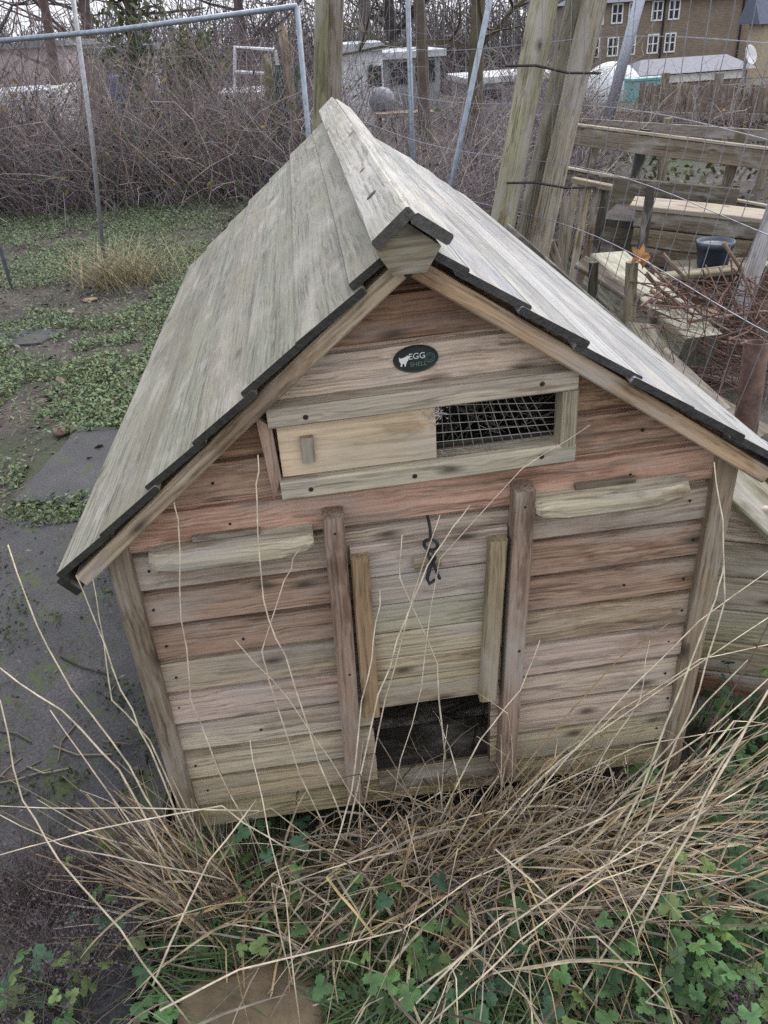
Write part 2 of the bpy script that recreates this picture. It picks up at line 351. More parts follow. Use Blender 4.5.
for k in range(-6, 9):
    zt, zb = -B*k, -B*(k+1)
    if k == 8: zb += .014
    zt -= .0022; zb += .0012
    bands = sorted({zb, zt} | {z for h in holes for z in h[2:] if zb+.004 < z < zt-.004})
    off = [random.uniform(0, 60) for _ in range(3)]
    dy = random.uniform(-.0025, .0025)
    for z0, z1 in zip(bands[:-1], bands[1:]):
        xm = .525
        xlb, xlt = [max(-xm, min(AX, roof_x(-1, z+.025))) for z in (z0, z1)]; xrb, xrt = [min(xm, max(AX, roof_x(1, z+.025))) for z in (z0, z1)]
        if xrb-xlb < .05: continue
        cuts = [h for h in holes if h[2] < (z0+z1)/2 < h[3]]
        segs = [(-1, 1)] if not cuts else [(-1, cuts[0][0]), (cuts[0][1], 1)]
        for a, b in segs:
            p = [(a if a > -1 else xlb, z0), (b if b < 1 else xrb, z0), (b if b < 1 else xrt, z1), (a if a > -1 else xlt, z1)]
            # shiplap: the lower edge stands proud, the upper edge is rebated back
            t = [lin(*BT[k], k=1.25)]
            cx = (z1-z0)
            mm = sum(t[0])/3; tt = jit(tuple(c_*.9+mm*.1 for c_ in t[0]), .06); tl_ = []
            n = 36; vs = []; gs = []; fs = []
            tops = z1 >= zt-1e-6; bots = z0 <= zb+1e-6
            prof = []
            def yy(z): u = (z-zb)/(zt-zb); return -.006*(1-u)
            ch = .004
            rows = [(z0, yy(z0)+(ch if bots else 0))] + ([(z0+ch, yy(z0))] if bots else []) + ([(z1-.0085, yy(z1)-.0005), (z1-.0065, yy(z1)+.011), (z1, yy(z1)+.012)] if tops else [(z1, yy(z1))])
            if bots: rows = [(z0, .018)]+rows
            if tops: rows = rows+[(z1, .018)]
            xi = lambda z, e: (p[0][0]+(p[3][0]-p[0][0])*(z-z0)/(z1-z0)) if e == 0 else (p[1][0]+(p[2][0]-p[1][0])*(z-z0)/(z1-z0))
            sag = random.uniform(-.0015, .0015)
            for (z, y) in rows:
                for i in range(n+1):
                    u = i/n; x = xi(z, 0)*(1-u)+xi(z, 1)*u
                    wv = .0016*noise.noise((x*3, k*7.1, 0)); 
                    vs.append((x, y+dy+.0015*noise.noise((x*4, z*9, 5)), z+wv)); gs.append((x+off[0], z+off[1], y+off[2]))
                    dm = noise.noise((x*3.2+k*5.3, z*13, k*2.7))+.45*noise.noise((x*11, z*40, k))+(.25 if x > .28 and -4 < k < 4 else 0)+(.22 if x < -.33 and -4 < k < 1 else 0)
                    dm = min(1, max(0, (dm+.25)*1.6))*min(1, DAMP[k]*1.25); WD[len(wall.v)+len(tl_)] = dm; tl_.append(tt)
            for r_ in range(len(rows)-1):
                for i in range(n): q = r_*(n+1)+i; fs.append((q, q+1, q+n+2, q+n+1))
            wall.add(vs, fs, gs, tl_)
            # inner skin and cut ends
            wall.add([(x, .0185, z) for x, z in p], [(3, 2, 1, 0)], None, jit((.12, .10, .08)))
            for (xa, xb) in ((p[0][0], p[3][0]), (p[1][0], p[2][0])):
                wall.add([(xa, 0+dy, z0), (xa, .0185, z0), (xb, .0185, z1), (xb, dy, z1)], [(0, 1, 2, 3)], None, jit((.16, .13, .10)))
fw_ = wall.build('front_wall', W_WALL, coop, shear=True)
at_ = fw_.data.attributes.new('damp', 'FLOAT', 'POINT'); at_.data.foreach_set('value', np.array([WD.get(i, 0) for i in range(len(wall.v))], dtype=np.float32))
# other walls and floor
for sx, nm in ((-1, 'side_wall'), (1, 'side_wall')):
    b = MB()
    for k in range(0, 9): b.box((sx*.528-.009, .03, -B*(k+1)+.001), (sx*.528+.009, YB-.06, -B*k-.001), jit(lin(150, 135, 112), .12), 'y')
    b.build(nm, W_WALL, coop, shear=True)
b = MB()
for k in range(-6, 9):
    q = [(max(-.525, min(AX-.005, roof_x(-1, z+.03))), min(.525, max(AX+.005, roof_x(1, z+.03))), z) for z in (-B*(k+1)+.001, -B*k-.001)]
    b.prism([(q[0][0], q[0][2]), (q[0][1], q[0][2]), (q[1][1], q[1][2]), (q[1][0], q[1][2])], YB-.05, YB-.03, jit(lin(140, 125, 104), .1))
b.build('back_wall', W_WALL, coop, shear=True)
b = MB()
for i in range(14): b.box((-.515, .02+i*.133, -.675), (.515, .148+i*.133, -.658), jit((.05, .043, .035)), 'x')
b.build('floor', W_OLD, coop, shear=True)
# litter and straw inside, seen through the hatch and the vent
b = MB()
for i in range(260):
    p = Vector((random.uniform(-.3, .3), random.uniform(.03, .5), -.655+random.uniform(0, .02))); a = random.uniform(0, 6.28); l = random.uniform(.03, .12)
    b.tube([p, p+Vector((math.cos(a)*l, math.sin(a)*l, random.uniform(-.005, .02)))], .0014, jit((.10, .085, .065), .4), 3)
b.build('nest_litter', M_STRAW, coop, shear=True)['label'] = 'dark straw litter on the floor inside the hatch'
b = MB()
for i in range(60):
    p = Vector((random.uniform(.02, .23), random.uniform(.025, .12), .125)); a = random.uniform(0, 6.28); l = random.uniform(.02, .08)
    b.tube([p, p+Vector((math.cos(a)*l, math.sin(a)*l*.3, random.uniform(.0, .07)))], .001, jit((.22, .19, .14), .4), 3)
b.build('vent_straw', M_STRAW, coop, shear=True)
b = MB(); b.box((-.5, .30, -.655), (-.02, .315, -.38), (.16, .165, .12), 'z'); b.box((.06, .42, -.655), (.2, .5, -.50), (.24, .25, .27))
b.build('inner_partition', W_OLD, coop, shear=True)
for k in range(-4, 9):
    for x in ((-.49, .49) if k > -1 else ()) + ((-.34, .37) if k in (-2, -1, -4, 2, 5, 7) else ()):
        if abs(x) > abs(roof_x(1 if x > 0 else -1, -B*k))-.06 or random.random() < .25: continue
        b = MB(); disc(b, (x+random.uniform(-.012, .012), -.004, -B*k-.045+random.uniform(-.008, .008)), (0, -1, 0), .0026, (.035, .03, .027), .0012, 8); b.build('nail', M_DARK, coop, shear=True)
# corner posts
for sx, tn in ((-1, (134, 120, 102)), (1, (140, 124, 104))):
    b = MB(); b.plank((sx*.530, .004, -.87 if sx > 0 else -.84), (sx*.530, .004, roof_z(sx*.53, .062)), (1, 0, 0), .040, .046, lin(*tn), .003, seg=4, warp=.002)
    b.build('corner_post', W_TRIM, coop, shear=True)
    b = MB(); b.plank((sx*.530, YB-.06, -.86), (sx*.530, YB-.06, roof_z(sx*.53, .062)), (1, 0, 0), .040, .046, lin(120, 108, 90), .003)
    b.build('corner_post', W_TRIM, coop, shear=True)
# sill under the front boards
b = MB(); b.plank((-.12, -.006, -.652), (.135, -.006, -.652), (0, 0, 1), .026, .03, lin(128, 118, 92))
b.build('hatch_sill', W_TRIM, coop, shear=True)
# roof: seven lapped boards a side
for sx in (-1, 1):
    O, dv, nv, L = side(sx)
    nb = 7; cols = [(166, 166, 164), (158, 159, 158), (170, 170, 168), (160, 161, 162), (168, 168, 166), (156, 157, 158), (164, 164, 163)] if sx > 0 else [(160, 158, 140), (152, 150, 132), (158, 155, 138), (150, 148, 132), (162, 159, 140), (156, 152, 134), (164, 160, 144)]  # right slope tints and factor are paler: painted sky sheen
    b = MB(); b.joint = .9; t0 = .0; st = (L-.002)/nb  # dark seam line painted on each lap: seam shadow plus dirt
    for i in range(nb):
        a0 = i*st-.016; a1 = (i+1)*st
        yf = -.070+random.uniform(-.006, .004); yb = YB+.03+random.uniform(-.008, .008)
        c = O+dv*((a0+a1)/2)+nv*(-.013); ang = math.atan2(.0088 if sx < 0 else .0065, a1-a0)*1.0
        w = dv*math.cos(ang)+nv*math.sin(ang)
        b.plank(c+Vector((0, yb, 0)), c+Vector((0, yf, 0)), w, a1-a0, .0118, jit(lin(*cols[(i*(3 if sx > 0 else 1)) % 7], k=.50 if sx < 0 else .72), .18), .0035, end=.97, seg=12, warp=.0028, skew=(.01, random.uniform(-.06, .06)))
    if sx > 0:      # the sagging right slope narrows towards the back
        for i, p in enumerate(b.v):
            p = Vector(p); t_ = (p-O).dot(dv); u_ = max(0, (p.y+.07)/2); q = p-dv*(t_*.25*u_); b.v[i] = (q.x, q.y, q.z)
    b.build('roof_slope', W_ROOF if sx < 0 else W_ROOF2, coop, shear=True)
    # frame batten under the boards along the front edge
    b = MB(); off = -.013-.009-.018
    p0 = O+Vector((0, -.045, 0))+dv*(.045)+nv*off; p1 = O+Vector((0, -.045, 0))+dv*(L-.012)+nv*off
    b.plank(p0, p1, nv, .027, .036, lin(*((166, 148, 124) if sx < 0 else (164, 138, 108)), k=1.08), .003, seg=8, warp=.0025)
    b.build('barge_board', W_TRIM, coop, shear=True)
    b = MB(); p0 = O+dv*(L+.004)+nv*(-.030)
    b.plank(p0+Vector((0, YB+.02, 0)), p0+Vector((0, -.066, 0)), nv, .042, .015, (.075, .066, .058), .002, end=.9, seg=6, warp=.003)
    b.build('eave_board', W_OLD, coop, shear=True)
    # rafters inside at the back gable
    b = MB(); p0 = O+Vector((0, YB-.01, 0))+dv*.045+nv*off; p1 = O+Vector((0, YB-.01, 0))+dv*(L-.012-(.14 if sx > 0 else 0))+nv*off
    b.plank(p0, p1, nv, .03, .036, lin(130, 115, 92), .003); b.build('barge_board', W_TRIM, coop, shear=True)
# ridge cap
apex = zr+.034
for sx in (-1, 1):
    O, dv, nv, L = side(sx)
    wdt = .067 if sx < 0 else .062; thk = .016
    O = Vector((AX, 0, apex)); b = MB()
    c = O+dv*(wdt/2+(0 if sx < 0 else thk*.9))-nv*(thk/2)
    b.plank(c+Vector((0, YB+.03, 0)), c+Vector((0, -.098, 0)), dv, wdt, thk, lin(*((172, 168, 160) if sx < 0 else (178, 177, 174)), k=.82), .003, end=.85, seg=10, warp=.0015)
    b.build('ridge_board', W_ROOF, coop, shear=True)
b = MB(); ax = apex-.024
b.prism([(AX-.001, ax), (AX-.043, ax-.036), (AX-.022, ax-.068), (AX+.024, ax-.068), (AX+.045, ax-.036)][::-1], YB, -.088, lin(134, 126, 104, k=.9), 0, 'x')
b.build('ridge_beam', W_TRIM, coop, shear=True)
# dark holes (old knots) and nails on ridge board: real little pits of iron
_, dvL, nvL, _ = side(-1)
for y, d, r in ((.13, .036, .0095), (.36, .030, .006)):
    b = MB(); disc(b, Vector((AX, y, apex))+dvL*d, nvL, r, (.02, .017, .015), .0008); b.build('knot_hole', M_DARK, coop, shear=True)
# ---- vent
VY = -.045
vf = empty_part = MB()
tv = lin(168, 156, 138, k=1.15)
vf.plank((-.244, VY/2, .236), (.243, VY/2, .239), (0, 0, 1), .032, -VY, tv, .003, seg=5, warp=.001)
vf.plank((-.238, VY/2, .108), (.247, VY/2, .112), (0, 0, 1), .034, -VY, lin(160, 152, 132, k=1.15), .003, seg=5, warp=.001)
vf.plank((.2335, VY/2-.001, .1255), (.2335, VY/2-.001, .222), (1, 0, 0), .026, -VY, lin(152, 142, 120, k=1.1), .003)
vent = vf.build('vent_frame', W_TRIM, coop, shear=True)
b = MB(); b.prism([(-.262, .241), (-.240, .2195), (-.236, .128), (-.252, .092)], VY+.008, -.006, lin(150, 126, 108, k=1.1), 0, 'z'); b.build('end_piece', W_TRIM, vent, shear=True)
b = MB(); b.plank((-.233, -.025, .173), (.019, -.025, .173), (0, 0, 1), .094, .010, lin(192, 172, 144, k=1.2), .002); sl = b.build('vent_slider', W_PALE, vent, shear=True)
b = MB(); b.plank((-.188, -.036, .153), (-.188, -.036, .197), (1, 0, 0), .021, .012, lin(134, 116, 88), .002); b.build('grip', W_TRIM, sl, shear=True)
b = MB()
for i in range(13): b.tube([(.018+i*.0170, -.010, .120), (.018+i*.0125, -.010, .222)], .0008, (.30, .30, .29), 5)
for i in range(6): b.tube([(.012, -.011, .130+i*.0165), (.226, -.011, .127+i*.0125)], .0008, (.30, .30, .29), 5)
b.build('wire_grille', M_GALV, vent, shear=True)
b = MB()
for i in range(40):
    p = Vector((.02+random.gauss(0, .009), -.033, .205+random.gauss(0, .010))); b.tube([p, p+Vector((random.gauss(0, .006), random.uniform(-.004, .002), random.gauss(0, .006)))], .0008, (.55, .53, .47), 3)
for i in range(30):
    p = Vector((.03+random.uniform(0, .1), -.03, .128)); b.tube([p, p+Vector((random.gauss(0, .015), random.uniform(-.004, .002), random.uniform(0, .014)))], .0008, (.3, .26, .2), 3)
b.build('cobweb_fluff', M_STRAW, vent, shear=True)
def screw(mb, x, y, z, r=.005): disc(mb, (x, y, z), (0, -1, 0), r, (.05, .045, .04), .0015, 10)
for x, z in ((-.185, .234), (.185, .241), (-.19, .107), (.19, .113), (-.02, .107)): b = MB(); screw(b, x, VY-.0005, z, .0042); b.build('screw', M_DARK, vent, shear=True)
# ---- badge
bx, bz = -.006, .2905
b = MB(); n = 40
def ell(rx, rz, y): return [(bx+rx*math.cos(2*math.pi*i/n), y, bz+rz*math.sin(2*math.pi*i/n)) for i in range(n)]
vs = ell(.036, .0225, -.003)+ell(.0345, .0212, -.007)+ell(.032, .019, -.0065)
fs = [(i, (i+1) % n, n+(i+1) % n, n+i) for i in range(n)]+[(n+i, n+(i+1) % n, 2*n+(i+1) % n, 2*n+i) for i in range(n)]+[tuple(range(2*n, 3*n))]
b.add(vs, fs, None, (.022, .032, .028)); badge = b.build('badge', M_PLAST, coop, shear=True)
badge['label'] = 'dark oval badge with a white hen and the word EGG'
def text(s, x, z, size, tint, y=-.0072):
    cu = bpy.data.curves.new('t', 'FONT'); cu.body = s; cu.size = size; cu.extrude = .0003; cu.align_x = 'CENTER'
    o = bpy.data.objects.new('t', cu); COL.objects.link(o); bpy.context.view_layer.update()
    me = bpy.data.meshes.new_from_object(o.evaluated_get(bpy.context.evaluated_depsgraph_get())); bpy.data.objects.remove(o)
    mb = MB(); mb.add([(x+v.co.x, y-v.co.z, z+v.co.y) for v in me.vertices], [tuple(p.vertices) for p in me.polygons], None, tint); return mb
text('EGG', bx+.0015, bz+.0015, .0135, (.62, .68, .66)).build('lettering', M_TINT, badge, shear=True)
text('SHELL', bx+.0035, bz-.0105, .0100, (.12, .22, .16)).build('lettering', M_TINT, badge, shear=True)
b = MB()   # hen silhouette
hen = [(-.0265, .0065), (-.0235, .0045), (-.019, .0055), (-.0125, .0085), (-.0105, .0065), (-.0125, .001), (-.0155, -.0035), (-.0165, -.0085), (-.0185, -.0085), (-.0185, -.004), (-.0215, -.0045), (-.0225, -.0085), (-.0245, -.0085), (-.024, -.003), (-.0265, .001)]
b.prism([(bx+x, bz+z) for x, z in hen], -.0079, -.0068, (.75, .76, .74)); b.build('hen_emblem', M_TINT, badge, shear=True)
b = MB(); b.torus((bx+.0215, -.0070, bz+.001), .0075, .0005, (0, 1, 0), (.12, .2, .17)); b.torus((bx+.0215, -.0070, bz+.001), .0045, .0004, (0, 1, 0), (.12, .2, .17)); b.build('emblem', M_TINT, badge, shear=True)
# ---- hatch rails
for x0, x1, zt, zb, tn in ((-.159, -.172, .046, -.662, (142, 120, 104)), (.166, .153, .050, -.655, (148, 126, 110))):
    b = MB(); b.plank((x1, -.024, zb), (x0, -.024, zt), (1, 0, 0), .036, .040, lin(*tn), .003, end=0, seg=6, warp=.002); rl = b.build('guide_rail', W_TRIM, coop, shear=True)
    for dz in (zt-.03, -.3): b = MB(); screw(b, x0, -.0445, dz, .003); b.build('screw', M_DARK, rl, shear=True)
# ---- hatch door
b = MB(); hz = [-.033, -.105, -.170, -.236, -.298, -.352, -.424]
for i in range(6):
    x0, x1 = -.136+.002*i, .143-.002*i
    zt, zb = hz[i]-.001, hz[i+1]+.001
    b.plank((x0, -.012-.001*(i % 2), (zt+zb)/2), (x1, -.012-.001*(i % 2), (zt+zb)/2), (0, 0, 1), zt-zb, .014, jit(lin(*[(172, 158, 142), (166, 156, 140), (158, 150, 132), (164, 152, 130), (168, 154, 128), (158, 148, 120)][i], k=1.12), .03), .0025, seg=3, warp=.0008)
door = b.build('hatch_door', W_WALL, coop, shear=True)
for x0, x1, tn in ((-.121, -.124, (146, 122, 92)), (.1235, .108, (146, 130, 102))):
    b = MB(); b.plank((x1, -.030, -.424), (x0, -.030, -.046), (1, 0, 0), .033, .022, lin(*tn), .003, seg=4, warp=.001); b.build('batten', W_TRIM, door, shear=True)
b = MB(); b.plank((-.026, -.026, -.079), (.022, -.026, -.076), (0, 0, 1), .026, .014, lin(150, 140, 112), .002); b.build('catch_block', W_TRIM, door, shear=True)
b = MB(); hx = .004
b.tube([(hx, -.002, .002), (hx, -.020, .001), (hx, -.034, -.006), (hx, -.035, -.026)], .0030, (.05, .052, .058), 6)
b.torus((hx, -.036, -.037), .0120, .0032, (.35, 1, .15), (.06, .063, .07))
b.torus((hx, -.040, -.057), .0095, .0028, (1, .7, 0), (.05, .053, .06))
b.tube([(hx-.001, -.042, -.060), (hx-.004, -.044, -.082), (hx-.010, -.046, -.100), (hx-.006, -.047, -.112), (hx+.005, -.046, -.106)], .0036, (.05, .052, .06), 6)
b.tube([(hx+.001, -.042, -.062), (hx+.006, -.045, -.085), (hx+.013, -.045, -.106)], .0030, (.05, .052, .06), 6)
b.build('hook', M_DARK, coop, shear=True)['label'] = 'black iron hook and ring hanging over the hatch door'
# ---- lifting handles
for x0, x1, zc, tn in ((-.475, -.196, .000, (168, 158, 134)), (.187, .458, .006, (172, 162, 138))):
    b = MB(); vs = []; gs = []; o_ = random.uniform(0, 50)
    for (x, up_, fr) in ((x0, .012, .030), (x0+.012, .003, .038), (x0+.055, 0, .046), (x1-.06, 0, .046), (x1-.014, .008, .040), (x1, .016, .032)):
        for (y, z) in ((-.004, -.024+up_), (-fr+.004, -.024+up_), (-fr-.006, -.014+up_*.6), (-fr-.008, .002), (-fr+.006, .013), (-.004, .017)):
            vs.append((x, y, zc+z+.0012*noise.noise((x*40, y*60, 2)))); gs.append((x+o_, z+o_, y))
    fs = [(i*6+j, i*6+6+j, i*6+6+(j+1) % 6, i*6+(j+1) % 6) for i in range(5) for j in range(6)]+[tuple(range(6)), tuple(reversed(range(30, 36)))]
    b.add(vs, fs, gs, lin(*tn, k=1.2))
    hd = b.build('lifting_handle', W_TRIM, coop, shear=True)
    b = MB(); b.plank((x0+.075, -.012, zc+.022), (x1-.09, -.012, zc+.022), (0, 0, 1), .010, .012, lin(118, 106, 90), .002); b.build('notch_shade', W_TRIM, hd, shear=True)  # dark strip stands in for the shaded finger notch behind the bar

# ------------------------------------------------------------------ compost bin right of the coop
def poly_post(mb, p0, p1, r, tint, n=9, seg=6, wob=.06, r1=None): mb.tube([Vector(p0).lerp(Vector(p1), i/seg) for i in range(seg+1)], r, tint, n, r1, True, wob)
A = Vector((.665, .275, 0)); Bq = Vector((.931, .175, 0))
cb = empty('compost_bin', ((A.x+Bq.x)/2+.1, .6, -.84)); tag(cb, 'low compost bin of horizontal greenish boards behind the right corner post', 'compost bin')
dirb = (Bq-A).normalized(); A2 = A-dirb*.02; B2 = A+dirb*.75; back = Vector((-dirb.y, dirb.x, 0))
if back.y < 0: back = -back
for nm, P0, P1 in (('front_panel', A2, B2), ('back_panel', A2+back*.42, B2+back*.42), ('side_panel', A2+back*.02, A2+back*.40), ('side_panel', B2+back*.02, B2+back*.40)):
    b = MB()
    for i in range(6 if nm == 'front_panel' else 4):
        z = -.735+i*.096; cc = [(140, 104, 80), (140, 132, 104), (152, 148, 122), (156, 144, 128), (154, 150, 128), (186, 174, 156)][i]
        b.plank((P0.x, P0.y, z), (P1.x, P1.y, z), (0, 0, 1), .091, .02, jit(lin(*cc), .06), .003, seg=3, warp=.002)
    b.build(nm, W_OLD, cb)
for P in (A2+back*.03+dirb*.03, B2+back*.03, A2+back*.39, B2+back*.39):
    b = MB(); b.plank((P.x, P.y, -.86), (P.x, P.y, -.36), (1, 0, 0), .045, .045, jit(lin(110, 100, 80))); b.build('bin_post', W_OLD, cb)
b = MB(); p_, q_ = at(722, 470, .30), at(800, 540, .20); b.plank(p_, q_, back+Vector((0, 0, .5)), .13, .02, lin(112, 112, 84), .003, seg=3, warp=.002)
b.build('lid', W_OLD, cb)

# ------------------------------------------------------------------ wire fence and poles right
wf = empty('wire_fence', (.9, 2.0, -.84)); tag(wf, 'rusty grey square mesh stock fence leaning between poles and coop', 'wire fence')
F0 = Vector((1.03, 1.3, 0)); fu = Vector((-.215, .977, 0)).normalized()
def fp(s, z): return F0+fu*(s-.16*(z+.3)) + Vector((.05*math.sin(s*1.7)+.04*math.sin(z*3+s), 0, z+.02*math.sin(s*2.3)))
b = MB()
for i in range(56):
    s = -1.7+i*.0985
    b.tube([fp(s+random.uniform(-.01, .01), -.84+j*.17) for j in range(12)], .0013, (.33, .35, .40), 4)
for z in (-.82, -.56, -.31, -.03, .20, .42, .64, .86):
    b.tube([fp(-1.7+j*.15, z) for j in range(37)], .0017, (.32, .34, .40), 4)
b.build('wire_mesh', M_GALV, wf)
b = MB()   # two bands of thick dark wire tied round the poles
for z, in ((.62,), (.05,)):
    q = at(528, 64 if z > .3 else 180, 2.38)
    b.tube([q+Vector((-.10, -.03, .0)), q+Vector((.02, -.04, -.005)), q+Vector((.16, -.02, -.04)), q+Vector((.3, .0, -.05))], .005, (.04, .035, .033), 5)
b.build('tie_wire', M_DARK, wf)
for (pt, pb, r, tn, lb) in (((549, -25), (484, 320), .055, (150, 146, 120), 'mossy green wooden pole, leftmost of the three leaning behind the roof'),
                          ((583, -25), (505, 330), .048, (124, 120, 106), 'dark grey wooden pole, middle of the three leaning behind the roof'),
                          ((600, -25), (520, 330), .050, (148, 140, 124), 'brownish wooden pole, rightmost of the three leaning behind the roof')):
    Y = {549: 2.45, 583: 2.62, 600: 2.5}[pt[0]]
    P1 = at(*pt, Y); P0 = at(*pb, Y-.02); d = (P0-P1).normalized(); P0 = P1+d*((P1.z+.86)/-d.z); P2 = P1-d*.5
    b = MB(); poly_post(b, P0, P2, r*1.05, lin(*tn, k=1.05), 11, 9, .05, r*.95)
    o = b.build('wooden_pole', W_POLE, base=P0, smooth=True); tag(o, lb, 'pole', 'leaning wooden poles behind the roof')

# posts behind the ridge
for (x0, Y, w, tn, lb) in ((320, 2.55, .050, (118, 116, 88), 'green mossy square post standing behind the ridge'), (334, 2.62, .062, (136, 126, 114), 'pale grey square post beside the mossy post behind the ridge')):
    P1 = at(x0+2, -30, Y); P0 = at(x0-1, 130, Y); d = (P0-P1).normalized(); P0 = P1+d*((P1.z+.86)/-d.z)
    b = MB(); b.plank(P0, P1-d*.6, (1, .1, 0), w, w, lin(*tn), .004, seg=6, warp=.004)
    tag(b.build('wooden_post', W_OLD, base=P0), lb, 'post', 'square posts behind the ridge')

# ------------------------------------------------------------------ metal mesh panels (left and middle)
def pipe(mb, pts, r, tint=(.30, .34, .40), n=8): mb.tube(pts, r, tint, n)
def mesh_panel(name, tl, tr, bl, br, label, tint=(.20, .21, .23), step=.05, wires=True, zig=True, rails=('t', 'l', 'r')):
    e = empty(name, (tl+bl)/2-Vector((0, 0, 0))); tag(e, label, 'mesh panel', 'metal mesh fence panels')
    b = MB(); r = .0155
    if 't' in rails: pipe(b, [tl, tl.lerp(tr, .5)+Vector((0, 0, -.02)), tr], r)
    if 'l' in rails: pipe(b, [tl, bl], r)
    if 'r' in rails: pipe(b, [tr, br], r)
    b.build('tube_frame', M_GALV, e, smooth=True)
    b = MB(); W_ = (tr-tl).length; H_ = (bl-tl).length; nw = int(W_/step); nh = int(H_/step)
    P = lambda u, v: tl.lerp(tr, u).lerp(bl.lerp(br, u), v)+Vector((0, .03*math.sin(u*9+v*4), 0))
    if zig:
        for i in range(-nh, nw, 1):
            pts = [(i+k, k) for k in range(0, nh+1) if 0 <= i+k <= nw]
            if len(pts) > 1: b.tube([P(a/nw, c/nh) for a, c in pts[::2]+[pts[-1]]], .00065, tint, 3, cap=False)
            pts = [(i+nh-k, k) for k in range(0, nh+1) if 0 <= i+nh-k <= nw]
            if len(pts) > 1: b.tube([P(a/nw, c/nh) for a, c in pts[::2]+[pts[-1]]], .00065, tint, 3, cap=False)
    else:
        for i in range(nw+1): b.tube([P(i/nw, k/6) for k in range(7)], .0008, tint, 3, cap=False)
        for k in range(0, nh+1, 3): b.tube([P(i/8, k/nh) for i in range(9)], .0008, tint, 3, cap=False)
    b.build('wire_mesh', M_GALV, e)
    return e
def dn(p, z=-.86, lean=(0, 0)): return Vector((p.x+lean[0], p.y+lean[1], z))
tl = at(-60, 46, 5.2); tr = at(297, 6, 4.3); brp = at(309, 140, 4.3); d = (brp-tr).normalized(); br = tr+d*((tr.z+.86)/-d.z)
mesh_panel('mesh_panel', tl, tr, dn(tl), br, 'wide galvanised mesh panel across the brambles left of the ridge', step=.075)
tl = at(304, -60, 4.4); tr = at(406, -60, 4.5); bl = at(312, 130, 4.4); brr = at(412, 135, 4.5)
ext = lambda a, b_: a+(b_-a).normalized()*((a.z+.86)/-((b_-a).normalized().z))
mesh_panel('mesh_panel', tl, tr, ext(tl, bl), ext(tr, brr), 'narrow mesh panel with upright tube right behind the ridge', step=.075, zig=False, rails=('r',))
tl = at(494, -20, 3.7); tr = at(640, -60, 3.3); bl = at(449, 195, 3.7); brr = at(590, 300, 3.3)
mesh_panel('mesh_panel', tl, tr, ext(tl, bl), ext(tr, brr), 'leaning mesh panel with a bent blue grey tube left of the poles', step=.055, zig=False, rails=('l',))
P1 = at(72, -10, 5.6); P0 = at(97, 205, 5.6); P0 = ext(P1, P0)
b = MB(); pipe(b, [P1, P1.lerp(P0, .5)+Vector((.02, 0, 0)), P0], .017, (.36, .36, .38)); tag(b.build('metal_pole', M_GALV, base=P0, smooth=True), 'thin pale leaning metal pole in the brambles at upper left', 'pole')
b = MB(); P1 = at(642, -10, 12); P0 = at(622, 66, 12); P0 = P0+(P0-P1)*1.2
pipe(b, [P1+(P1-P0)*.4, P0], .085, (.42, .45, .52)); tag(b.build('metal_pole', M_GALV, base=P0, smooth=True), 'pale grey street pole standing before the brick house', 'pole')

# ------------------------------------------------------------------ timber clutter beyond the wire fence
def beam(name, p, q, wdir, w, t, tint, label, cat, m=W_OLD, end=0, group=None, seg=3):
    b = MB(); b.plank(p, q, wdir, w, t, tint, .006, end=end, seg=seg, warp=.003); return tag(b.build(name, m, base=(Vector(p)+Vector(q))/2), label, cat, group)
# rail fence
RY0, RY1 = 5.0, 3.9
rf = empty('rail_fence', (2.2, 4.5, -.84)); tag(rf, 'grey wooden fence of wide planks across the right behind wires', 'fence')
for (l, r_, w, tn) in (((560, 134), (800, 164), .115, (128, 116, 100)), ((560, 176), (800, 222), .10, (112, 102, 90))):
    b = MB(); p, q = at(*l, RY0), at(*r_, RY1); b.plank(p, q, (0, 0, 1), w, .03, lin(*tn), .004, seg=5, warp=.006); b.build('rail', W_OLD, rf)
    b = MB(); b.plank(p+Vector((0, 0, w/2+.012)), q+Vector((0, 0, w/2+.012)), (0, 1, 0), .05, .018, lin(170, 160, 142), .003, seg=4, warp=.004); b.build('rail_top', W_OLD, rf)
for px, Y, tn in ((600, 4.85, (84, 74, 60)), (648, 4.6, (48, 52, 52)), (745, 4.2, (96, 88, 74))):
    P = at(px, 140, Y); b = MB(); P.y += .06; b.plank((P.x-.12, P.y, -.86), (P.x, P.y, P.z+.06), (1, 0, 0), .06, .05, lin(*tn), .004); b.build('fence_post', W_OLD, rf)
# raised bed of sleepers
p, q = at(636, 205, 3.7), at(800, 222, 3.25)
rb = empty('raised_bed', ((p.x+q.x)/2, 3.6, -.84)); tag(rb, 'raised bed of stained planks with a pale top board behind the pot', 'raised bed')
for i in range(4):
    b = MB(); dz = Vector((0, 0, -.07-.11*i)); b.plank(p+dz, q+dz, (0, 0, 1), .105, .04, jit(lin(*[(110, 100, 86), (124, 110, 90), (104, 92, 76), (86, 78, 66)][i])), .006, seg=4, warp=.004); b.build('plank', W_OLD, rb)
b = MB(); b.plank(p+Vector((0, .06, .0)), q+Vector((0, .06, .0)), (0, 1, .15), .17, .03, lin(158, 146, 134), .004, seg=4, warp=.004); b.build('top_board', W_PALE, rb)
b = MB(); b.plank(p+Vector((.02, .8, -.2)), q+Vector((.02, .8, -.2)), (0, 0, 1), .5, .04, lin(100, 92, 78)); b.build('plank', W_OLD, rb)
b = MB(); m1 = (p+q)/2; b.plank(p+Vector((0, .42, -.12)), q+Vector((0, .42, -.12)), (0, 1, 0), .7, .04, (.035, .03, .025)); b.build('soil', M_SOIL, rb)
